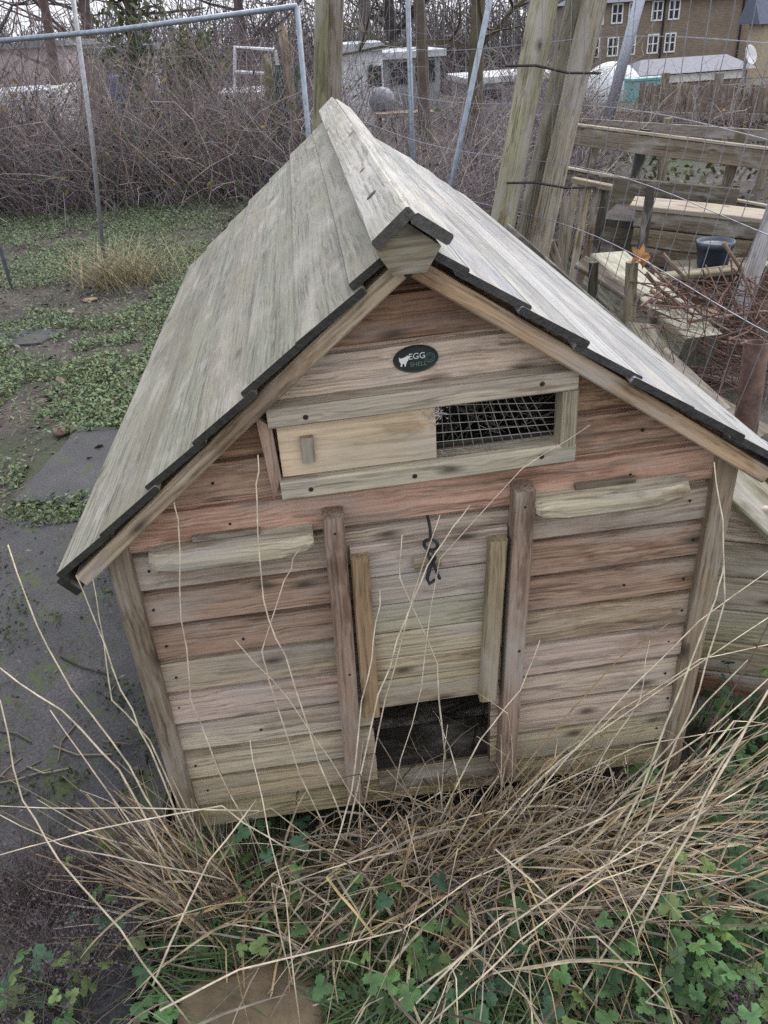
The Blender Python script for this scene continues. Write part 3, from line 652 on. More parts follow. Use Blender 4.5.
# dark crate frame with upright slats
c0 = at(572, 180, 3.6); e = empty('slatted_crate', (c0.x+.1, 3.75, -.84)); tag(e, 'dark slatted crate with upright battens beside the poles', 'crate')
b = MB(); q = at(612, 188, 3.5); b.plank(c0, q, (0, 1, 0), .12, .03, lin(118, 106, 88), .004); b.build('crate_top', W_OLD, e)
for px, tn in ((576, (150, 140, 116)), (588, (172, 160, 136)), (598, (120, 100, 80)), (607, (66, 60, 54))):
    b = MB(); t_ = at(px, 184, 3.54); d = (at(px-13, 262, 3.54)-t_); b.plank(t_, t_+d*1.3, (1, 0, 0), .042, .02, lin(*tn), .003); b.build('batten', W_OLD, e)
# big timber
p, q = at(604, 268, 2.9), at(698, 352, 2.15)
beam('timber_beam', p, q, (1, .6, 0), .21, .17, lin(168, 166, 150), 'thick squared timber with green grey top lying beyond the wires', 'timber', end=.75)
beam('timber_board', at(640, 325, 2.2), at(705, 440, 1.7), (1, .5, -.3), .20, .03, lin(120, 116, 100), 'wide grey board lying below the thick timber', 'board')
t_ = at(632, 262, 2.25); bb = at(628, 350, 2.25)
beam('short_post', bb+(bb-t_)*.8, t_, (1, 0, 0), .045, .045, lin(138, 130, 106), 'short grey stake with a dry leaf on its top', 'post')
t_ = at(550, 242, 2.6); bb = at(570, 300, 2.6); beam('leaning_stake', bb, t_, (1, 0, 0), .04, .025, lin(120, 108, 88), 'short brown batten leaning left beside the poles', 'stake')
t_ = at(594, 262, 2.4); bb = at(592, 322, 2.4); beam('dark_stake', bb, t_, (1, 0, 0), .04, .03, lin(74, 70, 58), 'dark upright slat at the near end of the thick timber', 'stake')
for (q0, q1, w_, t2, tn, lb) in (((566, 196, 2.9), (560, 300, 2.8), .05, .03, (122, 114, 98), 'grey slat leaning against the rightmost pole'), ((580, 262, 2.7), (640, 300, 2.45), .09, .03, (96, 88, 76), 'dark short board lying behind the thick timber'),
        ((655, 300, 2.6), (720, 318, 2.3), .07, .03, (120, 106, 90), 'brown board end sticking out of the twig heap'), ((652, 186, 3.35), (638, 268, 3.3), .045, .04, (56, 54, 50), 'dark upright post at the left end of the raised bed'),
        ((702, 396, 1.9), (766, 436, 1.6), .10, .025, (112, 104, 92), 'weathered board lying under the rusty pipe'), ((660, 352, 2.1), (730, 420, 1.75), .08, .03, (132, 124, 110), 'pale batten lying between thick timber and rusty pipe')):
    beam('loose_board', at(*q0), at(*q1), (1, .3, .2), w_, t2, lin(*tn), lb, 'board')
# dry leaf
b = MB(); c = at(641, 256, 2.2)
lf = []
for i in range(18):
    a = 2*math.pi*i/18; r = .038*(1+.35*math.cos(5*a))*random.uniform(.85, 1.15); lf.append(c+RT*(r*math.cos(a))+UP*(r*math.sin(a))+fw*random.uniform(-.02, .02))
b.add([c+fw*.02]+lf, [(0, 1+i, 1+(i+1) % 18) for i in range(18)], None, lin(190, 140, 92)); tag(b.build('dry_leaf', M_STRAW, base=c), 'curled orange brown leaf stuck on the short stake', 'leaf')
# board in front of the pot
p, q = at(655, 278, 2.95), at(800, 262, 2.75); beam('plank', p, q, (0, 1, 0), .09, .03, lin(126, 120, 96), 'narrow mossy plank in front of the dark pot', 'plank')
# pot
c = at(712, 266, 3.05); b = MB(); b.lathe(c, [(0, .0), (.074, .0), (.080, .008), (.092, .105), (.098, .106), (.100, .135), (.092, .136), (.088, .12), (.06, .112), (0, .11)], (.045, .06, .095), 32)
tag(b.build('plant_pot', M_PLAST, base=c, smooth=True), 'dark blue round plant pot on the planks at right', 'pot')
# support under pot: stack block
c2 = c.copy(); b = MB(); b.plank((c2.x-.2, c2.y+.05, -.45), (c2.x+.25, c2.y-.02, -.45), (0, 1, 0), .3, max(.1, (c2.z+.84)*1.0), lin(70, 64, 52)); b2 = b
o = b.build('timber_block', W_OLD, base=(c2.x, c2.y, -.84)); o.location.z += (c2.z-.004)-(-.45+max(.1, (c2.z+.84))/2); tag(o, 'dark timber block under the blue pot', 'block')
# pale slanting post at far right
beam('slanting_post', at(738, 318, 2.5), at(776, 205, 2.7), (1, 0, 0), .075, .05, lin(150, 148, 150), 'pale grey slanting post at the right edge beside the pot', 'post')
# brush pile
for i in range(16):
    px, py = random.uniform(668, 765), random.uniform(285, 372); c = at(px, py, random.uniform(2.15, 2.5)); a = random.gauss(.55, .35); l = random.uniform(.12, .3)
    d = RT*math.cos(a)-UP*math.sin(a)*.8+fw*random.uniform(-.5, .5)
    b = MB(); m_ = c+Vector((random.gauss(0, .012), random.gauss(0, .012), random.gauss(0, .012)))
    b.tube([c-d*l, c-d*l*.4+Vector((0, 0, random.gauss(0, .01))), m_, c+d*l*.5+Vector((0, 0, random.gauss(0, .012))), c+d*l], random.uniform(.006, .013), jit(lin(140, 112, 98), .2), 7, .004)
    tag(b.build('branch', W_OLD, base=c, smooth=True), 'bare brown branch in the brush pile beyond the wires', 'branch', 'branches of the brush pile')
b = MB()
for i in range(520):
    px, py = random.uniform(655, 800), random.uniform(285, 440); c = at(px, py, random.uniform(2.0, 2.75)); c.z = max(c.z, -.8); a = random.gauss(.5, .7); l = random.uniform(.06, .2)
    d = RT*math.cos(a)-UP*math.sin(a)*.8+fw*random.uniform(-.8, .8)
    b.tube([c-d*l, c+Vector((random.gauss(0, .012), 0, random.gauss(0, .012))), c+d*l], random.uniform(.002, .005), jit(lin(112, 88, 80), .4), 4, .0015)
tag(b.build('brush_pile', M_TWIG, base=(1.6, 2.3, -.84)), 'heap of thin purple brown twigs beyond the wires at right', 'twigs', kind='stuff')
# low earth/timber stack that carries brush and beam
b = MB()
for i in range(5): b.plank(at(600, 330, 2.7)+Vector((0, .2*i-.1, -.10-.0*i)), at(800, 380, 2.2)+Vector((.2, .2*i-.1, -.12)), (0, 1, 0), .18, .06, jit(lin(86, 78, 66)), .006)
tag(b.build('board_stack', W_OLD, base=(1.4, 2.5, -.84)), 'layer of dark boards under the twig heap', 'boards')
# rusty pipe
t_ = at(757, 342, 1.55); bb = at(744, 440, 1.5); d = (bb-t_).normalized(); bb = t_+d*((t_.z+.84)/-d.z)
b = MB(); b.lathe(bb, [(.045, 0), (.045, (t_-bb).length), (.038, (t_-bb).length), (.036, .1)], lin(92, 68, 58), 20, (t_-bb)); tag(b.build('rusty_pipe', M_RUST, base=bb, smooth=True), 'rusty brown open pipe standing at the right edge', 'pipe')

# ------------------------------------------------------------------ far fence of upright boards
ff = empty('board_fence', (8, 11, -1)); tag(ff, 'far grey fence of upright boards below the brick house', 'fence')
p, q = at(640, 110, 12.5), at(810, 118, 10.0)
b = MB(); nb = 34
for i in range(nb):
    c = p.lerp(q, i/nb); h = .42+random.uniform(-.03, .03); b.plank(c+Vector((0, 0, -.9)), c+Vector((0, 0, h-.05)), (1, -.6, 0), .085, .02, jit(lin(130, 116, 104), .15), .004)
b.build('board_panel', W_OLD, ff)
for u in (.12, .45, .8):
    c = p.lerp(q, u)+Vector((0, -.08, 0)); b = MB(); b.plank(c+Vector((0, 0, -.9)), c+Vector((.04, 0, .52)), (1, 0, 0), .1, .09, lin(124, 112, 92), .006); b.build('fence_post', W_OLD, ff)
b = MB(); b.plank(p+Vector((-.5, -.06, -.02)), q+Vector((0, -.06, .0)), (0, 0, 1), .09, .03, lin(140, 126, 112)); b.build('rail', W_OLD, ff)
p, q = at(560, 122, 8.5), at(800, 138, 6.6)
e = empty('low_rail', ((p.x+q.x)/2, 7.5, -.9)); tag(e, 'single low grey rail on short posts in front of the far board fence', 'fence')
b = MB(); b.plank(p, q, (0, 0, 1), .10, .03, lin(140, 130, 122)); b.build('rail', W_OLD, e)
for u in (.1, .5, .9):
    c = p.lerp(q, u); b = MB(); b.plank((c.x, c.y+.05, -.95), (c.x, c.y+.05, c.z+.1), (1, 0, 0), .08, .06, lin(120, 112, 92)); b.build('short_post', W_OLD, e)

# ------------------------------------------------------------------ buildings and far things
HY = 56.0
def house_xy(px): return at(px, 40, HY)
xl, xr = at(560, 30, HY).x, at(757, 40, HY).x
hs = empty('brick_house', ((xl+xr)/2, HY+4, -4.2)); tag(hs, 'brown brick block with rows of white windows at upper right', 'house')
ztop = at(700, -4, HY).z
def gcbox(mb, a, b_, tint): # brick gc = (x+y, z)
    o = len(mb.v); mb.box(a, b_, tint); 
    for i in range(o, len(mb.v)): x, y, z = mb.v[i]; mb.g[i] = (x+y, z, 0)
b = MB(); gcbox(b, (xl, HY, -5), (xr, HY+8, ztop), (.3, .2, .12)); b.build('wall', M_BRICK, hs)
b = MB(); xo = .4
b.add([(xl-xo, HY-.5, ztop-.05), (xr+xo, HY-.5, ztop-.05), (xr+xo, HY+8.5, ztop-.05), (xl-xo, HY+8.5, ztop-.05), (xl+1, HY+4, ztop+3), (xr-2, HY+4, ztop+3)], [(0, 1, 5, 4), (1, 2, 5), (2, 3, 4, 5), (3, 0, 4), (3, 2, 1, 0)], None, lin(92, 96, 112)); b.build('roof', M_TINT, hs)
for py in (12, 45):
    for px in (580, 598, 617, 634, 657, 674):
        c = at(px-(0 if py < 30 else 3)*1.5, py-(px-640)*.07, HY); w, h = .37, .55
        b = MB(); t_ = (.78, .78, .76)
        for (x0, z0, x1, z1) in ((-w, -h, w, -h+.09), (-w, h-.09, w, h), (-w, -h+.09, -w+.08, h-.09), (w-.08, -h+.09, w, h-.09), (-.04, -h+.09, .04, h-.09), (-w+.08, -.03, -.04, .03), (.04, -.03, w-.08, .03)):
            b.box((c.x+x0, HY-.08, c.z+z0), (c.x+x1, HY-.02, c.z+z1), t_)
        f_ = b.build('window', M_TINT, hs); b = MB(); b.box((c.x-w+.1, HY-.04, c.z-h+.1), (c.x+w-.1, HY-.012, c.z+h-.1), (.05, .05, .06)); b.build('pane', M_GLASS, f_)
for px in (663, 741):
    c = at(px, 20, HY); b = MB(); b.tube([(c.x, HY-.1, -4.5), (c.x, HY-.1, ztop-.1)], .06, (.03, .03, .035), 6); b.build('drainpipe', M_TINT, hs)
# second house at right edge
x0 = at(757, 40, 44).x; z0 = at(760, 24, 44).z
h2 = empty('rendered_house', (x0+3, 46, -4)); tag(h2, 'pale tan house with slate roof cut by the right edge', 'house')
b = MB(); b.box((x0+.3, 44, -5), (x0+7, 45.6, z0), lin(182, 166, 140)); b.build('wall', M_TINT, h2)
b = MB(); b.add([(x0-.2, 43.6, z0), (x0+7.5, 43.6, z0), (x0+7.5, 46, z0), (x0-.2, 46, z0), (x0-.2, 44.8, z0+1.6), (x0+7.5, 44.8, z0+1.6)], [(0, 1, 5, 4), (2, 3, 4, 5), (3, 0, 4), (1, 2, 5), (3, 2, 1, 0)], None, lin(96, 102, 118)); b.build('roof', M_TINT, h2)
b = MB(); b.box((x0+1.2, 43.93, z0-2), (x0+2.2, 43.99, z0-.7), (.06, .06, .07)); b.build('window', M_GLASS, h2)
# low annexe with grey roof
p, q = at(640, 92, 36), at(745, 86, 36)
an = empty('low_annexe', ((p.x+q.x)/2, 37, -3)); tag(an, 'low building with slate grey roof below the brick house', 'building')
b = MB(); b.box((p.x, 36, -3.6), (q.x, 39, at(690, 74, 36).z), lin(140, 120, 104)); b.build('wall', M_TINT, an)
zr_ = at(690, 72, 36).z; b = MB(); b.add([(p.x-.3, 35.7, zr_), (q.x+.3, 35.7, zr_), (q.x-.3, 37.5, zr_+.5), (p.x+.5, 37.5, zr_+.5), (p.x-.3, 39.3, zr_), (q.x+.3, 39.3, zr_)], [(0, 1, 2, 3), (3, 2, 5, 4), (0, 3, 4), (1, 5, 2), (0, 4, 5, 1)], None, lin(110, 112, 124)); b.build('roof', M_TINT, an)
b = MB(); b.box((p.x+.2, 35.9, zr_-.35), (q.x-.2, 35.97, zr_-.05), lin(225, 222, 216)); b.build('fascia', M_TINT, an)
# dish
c = at(748, 56, 33); sd = empty('satellite_dish', (c.x, c.y, -2.6)); tag(sd, 'white dish on a mast between the two houses', 'satellite dish')
b = MB(); b.lathe(c, [(0, .0), (.16, .02), (.28, .07), (.36, .13), (.35, .14), (.26, .09), (0, .03)], (.75, .75, .75), 20, (.5, -.9, .35)); b.build('dish', M_TINT, sd, smooth=True)
b = MB(); b.tube([(c.x, c.y+.1, -3), (c.x, c.y+.1, c.z)], .05, (.3, .3, .32), 8); b.build('mast', M_GALV, sd)
# white dome
c = at(610, 96, 26); w = (at(640, 96, 26)-at(580, 96, 26)).length/2
b = MB(); n = 14; b.lathe((c.x, c.y, c.z-.2), [(w, 0)]+[(w*math.cos(a), .2+w*.98*math.sin(a)) for a in np.linspace(0, math.pi/2*.98, 10)], (.72, .74, .76), 28)
tag(b.build('white_dome', M_PLAST, base=c, smooth=True), 'white rounded dome tent beyond the poles at upper right', 'dome tent')
c = at(648, 90, 24); b = MB(); b.box((c.x-.5, 24, c.z-.8), (c.x+.5, 24.6, c.z+.25), (.18, .42, .42)); b.plank((c.x-.56, 24.3, c.z+.28), (c.x+.56, 24.3, c.z+.28), (0, 1, 0), .7, .06, (.16, .36, .37)); tag(b.build('teal_bin', M_PLAST, base=c), 'pale teal lidded box beside the white dome', 'box')
# white cabin
def cabin(x0, x1, yt, yb, Y, D, wall, roofc, label, name='garden_cabin', cat='cabin', ov=.12, win=None):
    a, b_ = at(x0, yb, Y), at(x1, yt, Y); zt = b_.z; e = empty(name, ((a.x+b_.x)/2, Y+D/2, gz(a.x, Y))); tag(e, label, cat)
    b = MB(); b.box((a.x, Y, gz(a.x, Y)-.3), (b_.x, Y+D, zt), wall); b.build('wall', M_TINT, e)
    b = MB(); b.box((a.x-ov, Y-ov, zt+.003), (b_.x+ov, Y+D+ov, zt+.13), roofc); b.build('roof', M_TINT, e)
    for (u0, u1, v0, v1, c) in win or []:
        b = MB(); H = zt-a.z; b.box((a.x+(b_.x-a.x)*u0, Y-.03, a.z+H*v0), (a.x+(b_.x-a.x)*u1, Y-.003, a.z+H*v1), c); b.build('window', M_GLASS if sum(c) < .5 else M_TINT, e)
    return e
cabin(337, 382, 50, 104, 16, 3, (.70, .72, .74), (.45, .48, .5), 'white flat roofed cabin right of the grey post', win=[(.68, .96, .3, .7, (.05, .06, .06))])
cabin(385, 440, 56, 96, 18, 3, (.30, .33, .33), (.5, .52, .54), 'grey glazed shed beside the white cabin', 'glazed_shed', 'shed', win=[(.1, .45, .3, .9, (.12, .13, .14)), (.55, .9, .3, .9, (.12, .13, .14))])
cabin(470, 560, 78, 116, 20, 2.5, (.42, .44, .46), (.62, .64, .66), 'long pale caravan seen between the trunks and the poles', 'caravan', 'caravan', win=[(.1, .35, .45, .8, (.05, .1, .1)), (.5, .8, .45, .8, (.05, .1, .1))])
cabin(-60, 48, 98, 140, 15, 2.2, (.66, .67, .70), (.7, .71, .73), 'white boxy trailer at the left edge behind brambles', 'trailer', 'trailer', ov=.02, win=[(.55, .62, .2, .9, (.05, .05, .05)), (.8, .9, .2, .7, (.06, .06, .06))])
cabin(222, 262, 100, 134, 15, 2, (.66, .67, .68), (.6, .61, .63), 'small white van body behind brambles left of the posts', 'white_van', 'van', ov=.02, win=[(.1, .5, .45, .85, (.04, .04, .05))])
e = cabin(66, 150, 50, 70, 24, 5, (.32, .26, .24), (.18, .20, .20), 'brown shed with grey roof at upper left', 'dark_shed', 'shed')
e = cabin(-40, 62, 46, 62, 22, 5, (.42, .36, .36), (.22, .23, .24), 'long low shed with grey roof at the left edge', 'long_shed', 'shed')
# round grey drum on bench
c = at(382, 101, 11.5); b = MB(); b.lathe((c.x, c.y, c.z), [(0, -.17), (.1, -.16), (.17, -.08), (.19, 0), (.17, .08), (.1, .16), (0, .18)], lin(112, 116, 126), 20); kb = empty('kettle_barbecue', (c.x, c.y, gz(c.x, c.y))); tag(kb, 'round grey kettle barbecue on legs by the white cabin', 'barbecue'); b.build('bowl', M_PLAST, kb, smooth=True)
for a in (0, 2.1, 4.2):
    b = MB(); b.tube([(c.x+.1*math.cos(a), c.y+.1*math.sin(a), c.z-.14), (c.x+.22*math.cos(a), c.y+.22*math.sin(a), gz(c.x, c.y)-.02)], .012, (.1, .1, .1), 6); b.build('leg', M_DARK, kb)
c = at(400, 113, 11.2); bn = empty('work_bench', (c.x, c.y, gz(c.x, c.y))); tag(bn, 'rough brown bench right of the round barbecue', 'bench')
b = MB(); b.plank(c+Vector((-.35, 0, 0)), c+Vector((.45, 0, -.02)), (0, 1, 0), .4, .05, lin(122, 104, 88)); b.build('bench_top', W_OLD, bn)
for dx in (-.3, .4):
    b = MB(); b.plank(c+Vector((dx, 0, -.03)), Vector((c.x+dx, c.y, gz(c.x, c.y)-.05)), (1, 0, 0), .07, .07, lin(100, 88, 76)); b.build('leg', W_OLD, bn)
# blue barrel, white arch, pipe gantry
c = at(126, 100, 14); b = MB(); b.lathe((c.x, c.y, c.z-.3), [(0, 0), (.2, 0), (.22, .05), (.23, .4), (.22, .62), (.2, .66), (0, .66)], (.06, .13, .42), 20); tag(b.build('blue_barrel', M_PLAST, base=(c.x, c.y, c.z-.3), smooth=True), 'blue plastic barrel in the brambles at upper left', 'barrel')
def frame_thing(name, polylines, Y, r, tint, label, cat):
    b = MB(); pp = [[at(x, y, Y) for x, y in pl] for pl in polylines]
    for pl in pp: b.tube(pl, r, tint, 6)
    return tag(b.build(name, M_TINT, base=pp[0][0]), label, cat)
frame_thing('white_arch', [[(146, 100), (146, 78), (149, 72), (154, 72), (158, 80), (159, 94)], [(128, 70), (131, 72), (131, 95)], [(124, 71), (140, 73)]], 13.5, .035, (.8, .8, .8), 'white bent pipe arch beside the blue barrel', 'pipe arch')
frame_thing('pipe_frame', [[(234, 130), (235, 47), (275, 50)], [(235, 72), (272, 74)], [(275, 50), (278, 66)]], 9.5, .022, (.68, .69, .72), 'white pipe frame behind the mesh left of the posts', 'pipe frame')
for px, pt, tn, lb in ((283, 26, (130, 112, 92), 'tall brown stake left of the upright tube'), (267, 54, (104, 100, 70), 'mossy stake beside the tall brown stake')):
    t_ = at(px-1, pt, 9.2); b = MB(); poly_post(b, (t_.x+.03, t_.y, -.9), t_, .05, lin(*tn), 8, 5); tag(b.build('wooden_stake', W_OLD, base=(t_.x, t_.y, -.9), smooth=True), lb, 'stake')
b = MB(); a_, b_ = at(272, 66, 9.3), at(297, 66, 9.3)
for i in range(16):
    u = i/15; x = a_.x+(b_.x-a_.x)*u
    b.tube([(x+.02*math.sin(k+i), a_.y, a_.z-k*.11) for k in range(9)], .008, (.04, .14, .12), 4)
for k in range(9): b.tube([(a_.x, a_.y, a_.z-k*.11), (b_.x, a_.y, a_.z-k*.11)], .008, (.04, .14, .12), 4)
tag(b.build('green_netting', M_TINT, base=a_), 'dark green netting between the stakes left of the posts', 'netting')

# ------------------------------------------------------------------ vegetation helpers
def stem(mb, p, d, l, r, tint, seg=5, curl=.3, n=3, droop=0.):
    pts = [Vector(p)]; d = Vector(d).normalized()
    for i in range(seg):
        d = (d+Vector((random.gauss(0, curl), random.gauss(0, curl), random.gauss(0, curl)-droop))*.5).normalized(); pts.append(pts[-1]+d*(l/seg))
    mb.tube(pts, r, tint, n, r*.35, False); return pts
TW = [lin(128, 118, 122), lin(142, 132, 134), lin(116, 100, 104), lin(168, 158, 146), lin(108, 104, 110), lin(126, 108, 108)]
def leafquad(mb, p, s, tint):
    a = Vector((random.gauss(0, 1), random.gauss(0, 1), random.gauss(0, 1))).normalized(); b_ = a.orthogonal().normalized()
    mb.add([p-a*s, p+b_*s*.5, p+a*s, p-b_*s*.5], [(0, 1, 2, 3)], None, tint)
def thicket(name, count, xr_, yr_, hr, label, green=.12, leaf=.25, tw=TW, rr=(.003, .008)):
    b = MB()
    for i in range(count):
        y = random.uniform(*yr_); u = random.random(); x = xr_[0]*(y/yr_[0])*(1-u)+xr_[1]*(y/yr_[0])*u; z = gz(x, y)
        hh = random.uniform(*hr)*(.6+.5*noise.noise((x*.8, y*.8, 0))+.25)
        d = (random.gauss(0, .55), random.gauss(0, .4), 1)
        t_ = jit(random.choice(tw), .3)
        pts = stem(b, (x, y, z), d, hh*random.uniform(.8, 1.5), random.uniform(*rr), t_, 6, .45, 3, .12)
        for k in range(2):
            q = random.choice(pts[2:]); stem(b, q, (random.gauss(0, 1), random.gauss(0, 1), random.uniform(-.2, .9)), hh*random.uniform(.25, .6), rr[0]*.7, t_, 3, .5, 3, .1)
        if random.random() < leaf:
            for k in range(random.randint(1, 4)):
                q = random.choice(pts); leafquad(b, q+Vector((random.gauss(0, .05), random.gauss(0, .05), random.gauss(0, .05))), random.uniform(.02, .045), jit((.05, .075, .025) if random.random() < .7 else (.17, .12, .05), .4))
    return tag(b.build(name, M_TWIG), label, 'undergrowth', kind='stuff')
thicket('bramble_thicket', 4800, (-6.4, .1), (8.3, 11.5), (.8, 1.75), 'tangle of bare purple grey brambles behind the weeds at upper left', leaf=.6)
thicket('twig_thicket', 1500, (.0, 1.9), (5.2, 8.5), (.5, 1.15), 'tangle of bare twigs behind the ridge and the mesh panels', leaf=.15)
thicket('far_scrub', 1500, (1.6, 8), (8.8, 15), (.4, .9), 'scrub of bare twigs beyond the plank fence at right', leaf=.1, rr=(.004, .009))
thicket('far_thicket', 2200, (-13, 5), (14, 22), (1.0, 2.2), 'line of bare scrub before the sheds', leaf=.2, rr=(.006, .013))
# tall reddish canes on the left
b = MB()
for i in range(230):
    x = random.uniform(-6, -.2); y = random.uniform(8.2, 9.6); stem(b, (x, y, gz(x, y)), (random.gauss(.1, .35), random.gauss(0, .2), 1), random.uniform(1.2, 2.6), random.uniform(.0035, .008), jit(random.choice([lin(112, 76, 76), lin(124, 108, 104), lin(152, 138, 124), lin(104, 96, 98)]), .25), 7, .3, 4)
tag(b.build('red_canes', M_TWIG), 'tall arching red brown canes rising from the brambles', 'canes', kind='stuff')

def bare_tree(px, Y, r, h, label, tint=(.12, .10, .09), lean=(0, 0), group='bare trees behind the allotments', n0=7, ivy=False):
    c = at(px, 60, Y); z = gz(c.x, Y); rt = empty('bare_tree', (c.x, Y, z)); tag(rt, label, 'tree', group)
    b = MB(); pts = [Vector((c.x, Y, z-.1))]; d = Vector((lean[0], lean[1], 1)).normalized()
    for i in range(7): d = (d+Vector((random.gauss(0, .06), random.gauss(0, .06), 0))).normalized(); pts.append(pts[-1]+d*h/7)
    b.tube(pts, r, tint, 8, r*.35, True, .05); b.build('trunk', M_TWIG, rt, smooth=True)
    b = MB()
    def br(p, d, l, rr, lv):
        q = stem(b, p, d, l, rr, jit(tint, .2), 5, .3, 4 if lv > 1 else 3)
        if lv > 0:
            for k in range(4): br(random.choice(q[1:]), (random.gauss(0, 1), random.gauss(0, 1), random.uniform(.0, 1)), l*random.uniform(.4, .65), rr*.5, lv-1)
    for k in range(n0): i = random.randint(2, 7); br(pts[i], (random.gauss(0, 1), random.gauss(0, .8), random.uniform(.2, 1)), h*random.uniform(.22, .4), r*.35, 2)
    b.build('branches', M_TWIG, rt)
    if ivy:
        b = MB()
        for k in range(900): p = random.choice(pts[1:5])+Vector((random.gauss(0, r*2.2), random.gauss(0, r*2.2), random.gauss(0, .3))); leafquad(b, p, random.uniform(.04, .09), jit((.06, .085, .03), .4))
        b.build('ivy', M_LEAF, rt)
bare_tree(428, 9.5, .085, 5, 'slim grey trunk right of the upright tube behind the ridge', lin(104, 92, 84))
bare_tree(466, 8.5, .10, 5, 'thicker mossy trunk left of the leaning bent tube', lin(92, 84, 66), (.03, 0))
bare_tree(126, 13, .10, 5, 'ivy clad trunk above the blue barrel', lin(84, 78, 62), ivy=True)
bare_tree(45, 17, .12, 6, 'bare tree at the left edge above the trailer', lin(100, 84, 80))
bare_tree(360, 24, .2, 8, 'bare tree rising behind the white cabin', lin(88, 78, 76), n0=12)
bare_tree(395, 27, .22, 8, 'dark bare tree right of the white cabin', lin(70, 64, 64), n0=12)
bare_tree(520, 22, .18, 8, 'bare tree hidden partly by the leftmost pole', lin(92, 84, 82), n0=10)
bare_tree(250, 30, .2, 8, 'bare tree in the gap left of the posts', lin(90, 80, 80), n0=12)
bare_tree(90, 32, .25, 9, 'wide bare tree behind the brown shed', lin(100, 88, 88), n0=14)
bare_tree(-10, 30, .25, 9, 'bare tree cut by the left edge', lin(100, 90, 90), n0=12)
bare_tree(590, 40, .25, 9, 'bare tree in front of the brick house', lin(70, 78, 70), n0=12)
# green shrub
c = at(192, 60, 18); rt = empty('green_shrub', (c.x, 18, gz(c.x, 18))); tag(rt, 'yellow green evergreen shrub between the sheds at upper left', 'shrub')
b = MB(); z0_ = gz(c.x, 18)
for k in range(9): stem(b, (c.x, 18, z0_), (random.gauss(0, .4), random.gauss(0, .4), 1), 1.8, .03, (.08, .06, .04), 5, .3, 4)
b.build('stems', M_TWIG, rt)
b = MB()
for k in range(5200):
    a = Vector((random.gauss(0, 1), random.gauss(0, 1), random.gauss(0, 1))).normalized()*random.uniform(.35, 1)**.5
    nz = .75+.5*noise.noise(a*2.2); p = Vector((c.x+a.x*.85*nz, 18+a.y*.8*nz, z0_+1.2+a.z*1.15*nz))
    if noise.noise(p*3.5) < -.25: continue
    leafquad(b, p, random.uniform(.035, .075), jit((.085, .105, .03), .45))
b.build('foliage', M_LEAF, rt)
# far wood
b = MB()
for i in range(4200):
    y = random.uniform(62, 85); u = random.random(); x = y*(-.75+u*1.6); z = -4.5
    t_ = jit(random.choice([lin(112, 104, 110), lin(96, 92, 98), lin(120, 110, 106), lin(88, 92, 86)]), .2)
    pts = stem(b, (x, y, z), (random.gauss(0, .25), 0, 1), random.uniform(3.5, 9), random.uniform(.05, .12), t_, 6, .3, 3)
    for k in range(4): stem(b, random.choice(pts[2:]), (random.gauss(0, 1), random.gauss(0, 1), random.uniform(0, 1)), random.uniform(1, 3), .035, t_, 4, .4, 3)
tag(b.build('far_wood', M_TWIG), 'far off bare wood along the skyline', 'wood', kind='stuff')

# ------------------------------------------------------------------ ground cover (numpy)
def cover(name, pts, size, tints, label, cat, up=.55, m=M_LEAF, lift=.0):
    """little folded leaves lying over the ground"""
    n = len(pts); P = np.array(pts); a = RNG.uniform(0, 2*np.pi, n); s = RNG.uniform(size[0], size[1], n)
    d = np.stack([np.cos(a), np.sin(a), RNG.normal(.15, up*.5, n)], 1); w = np.stack([-np.sin(a), np.cos(a), RNG.normal(0, up, n)], 1)
    P[:, 2] += RNG.uniform(0, 1, n)**2*.05+lift
    s = s[:, None]; V = np.stack([P-d*s, P+w*s*.55+d*s*.1, P+d*s, P-w*s*.55+d*s*.1], 1)
    V[:, 0, 2] -= .004
    V = V.reshape(-1, 3); T = np.array(tints)[RNG.integers(0, len(tints), n)]*RNG.uniform(.6, 1.4, (n, 1)); T = np.repeat(T, 4, 0)
    me = bpy.data.meshes.new(name); me.vertices.add(4*n); me.vertices.foreach_set('co', V.astype(np.float32).ravel())
    me.loops.add(4*n); me.loops.foreach_set('vertex_index', np.arange(4*n, dtype=np.int32)); me.polygons.add(n)
    me.polygons.foreach_set('loop_start', np.arange(0, 4*n, 4, dtype=np.int32)); me.update(calc_edges=True); me.validate()
    setattrs(me, V, T); me.materials.append(m); o = bpy.data.objects.new(name, me); COL.objects.link(o); return tag(o, label, cat, kind='stuff')
def on_slab(x, y): return (-1.75 < x < -.6 and -.55 < y < 1.45) or (abs(x+1.25) < .22 and 1.75 < y < 2.35)
pts = []
while len(pts) < 100000:
    y = 1.5+7*random.random()**1.6; x = random.uniform(-.68, -.12)*y*random.uniform(.6, 1.3)-.1
    if on_slab(x, y) or (-.66 < x and y < 2.1): continue
    v = noise.noise((x*1.5, y*1.1, 0))+.5*noise.noise((x*5, y*4, 3))
    if v < -.3+.30*(y > 3.4)*(x < -1.2)*(y < 6.5) and random.random() < .93: continue
    pts.append((x, y, gz(x, y)))
GR = [(.14, .215, .09), (.17, .24, .105), (.11, .135, .065), (.18, .21, .10), (.11, .17, .105)]
cover('green_weeds', pts, (.005, .015), GR, 'mat of low green weeds across the ground left of the roof', 'weeds')
pts = []
for i in range(2600):
    x, y = random.uniform(-3.5, -.6), random.uniform(2, 8); pts.append((x, y, gz(x, y)))
cover('dead_leaves', pts, (.010, .03), [(.11, .085, .065), (.16, .12, .09), (.08, .06, .05)], 'scattered brown dead leaves among the green weeds', 'leaves')
pts = []
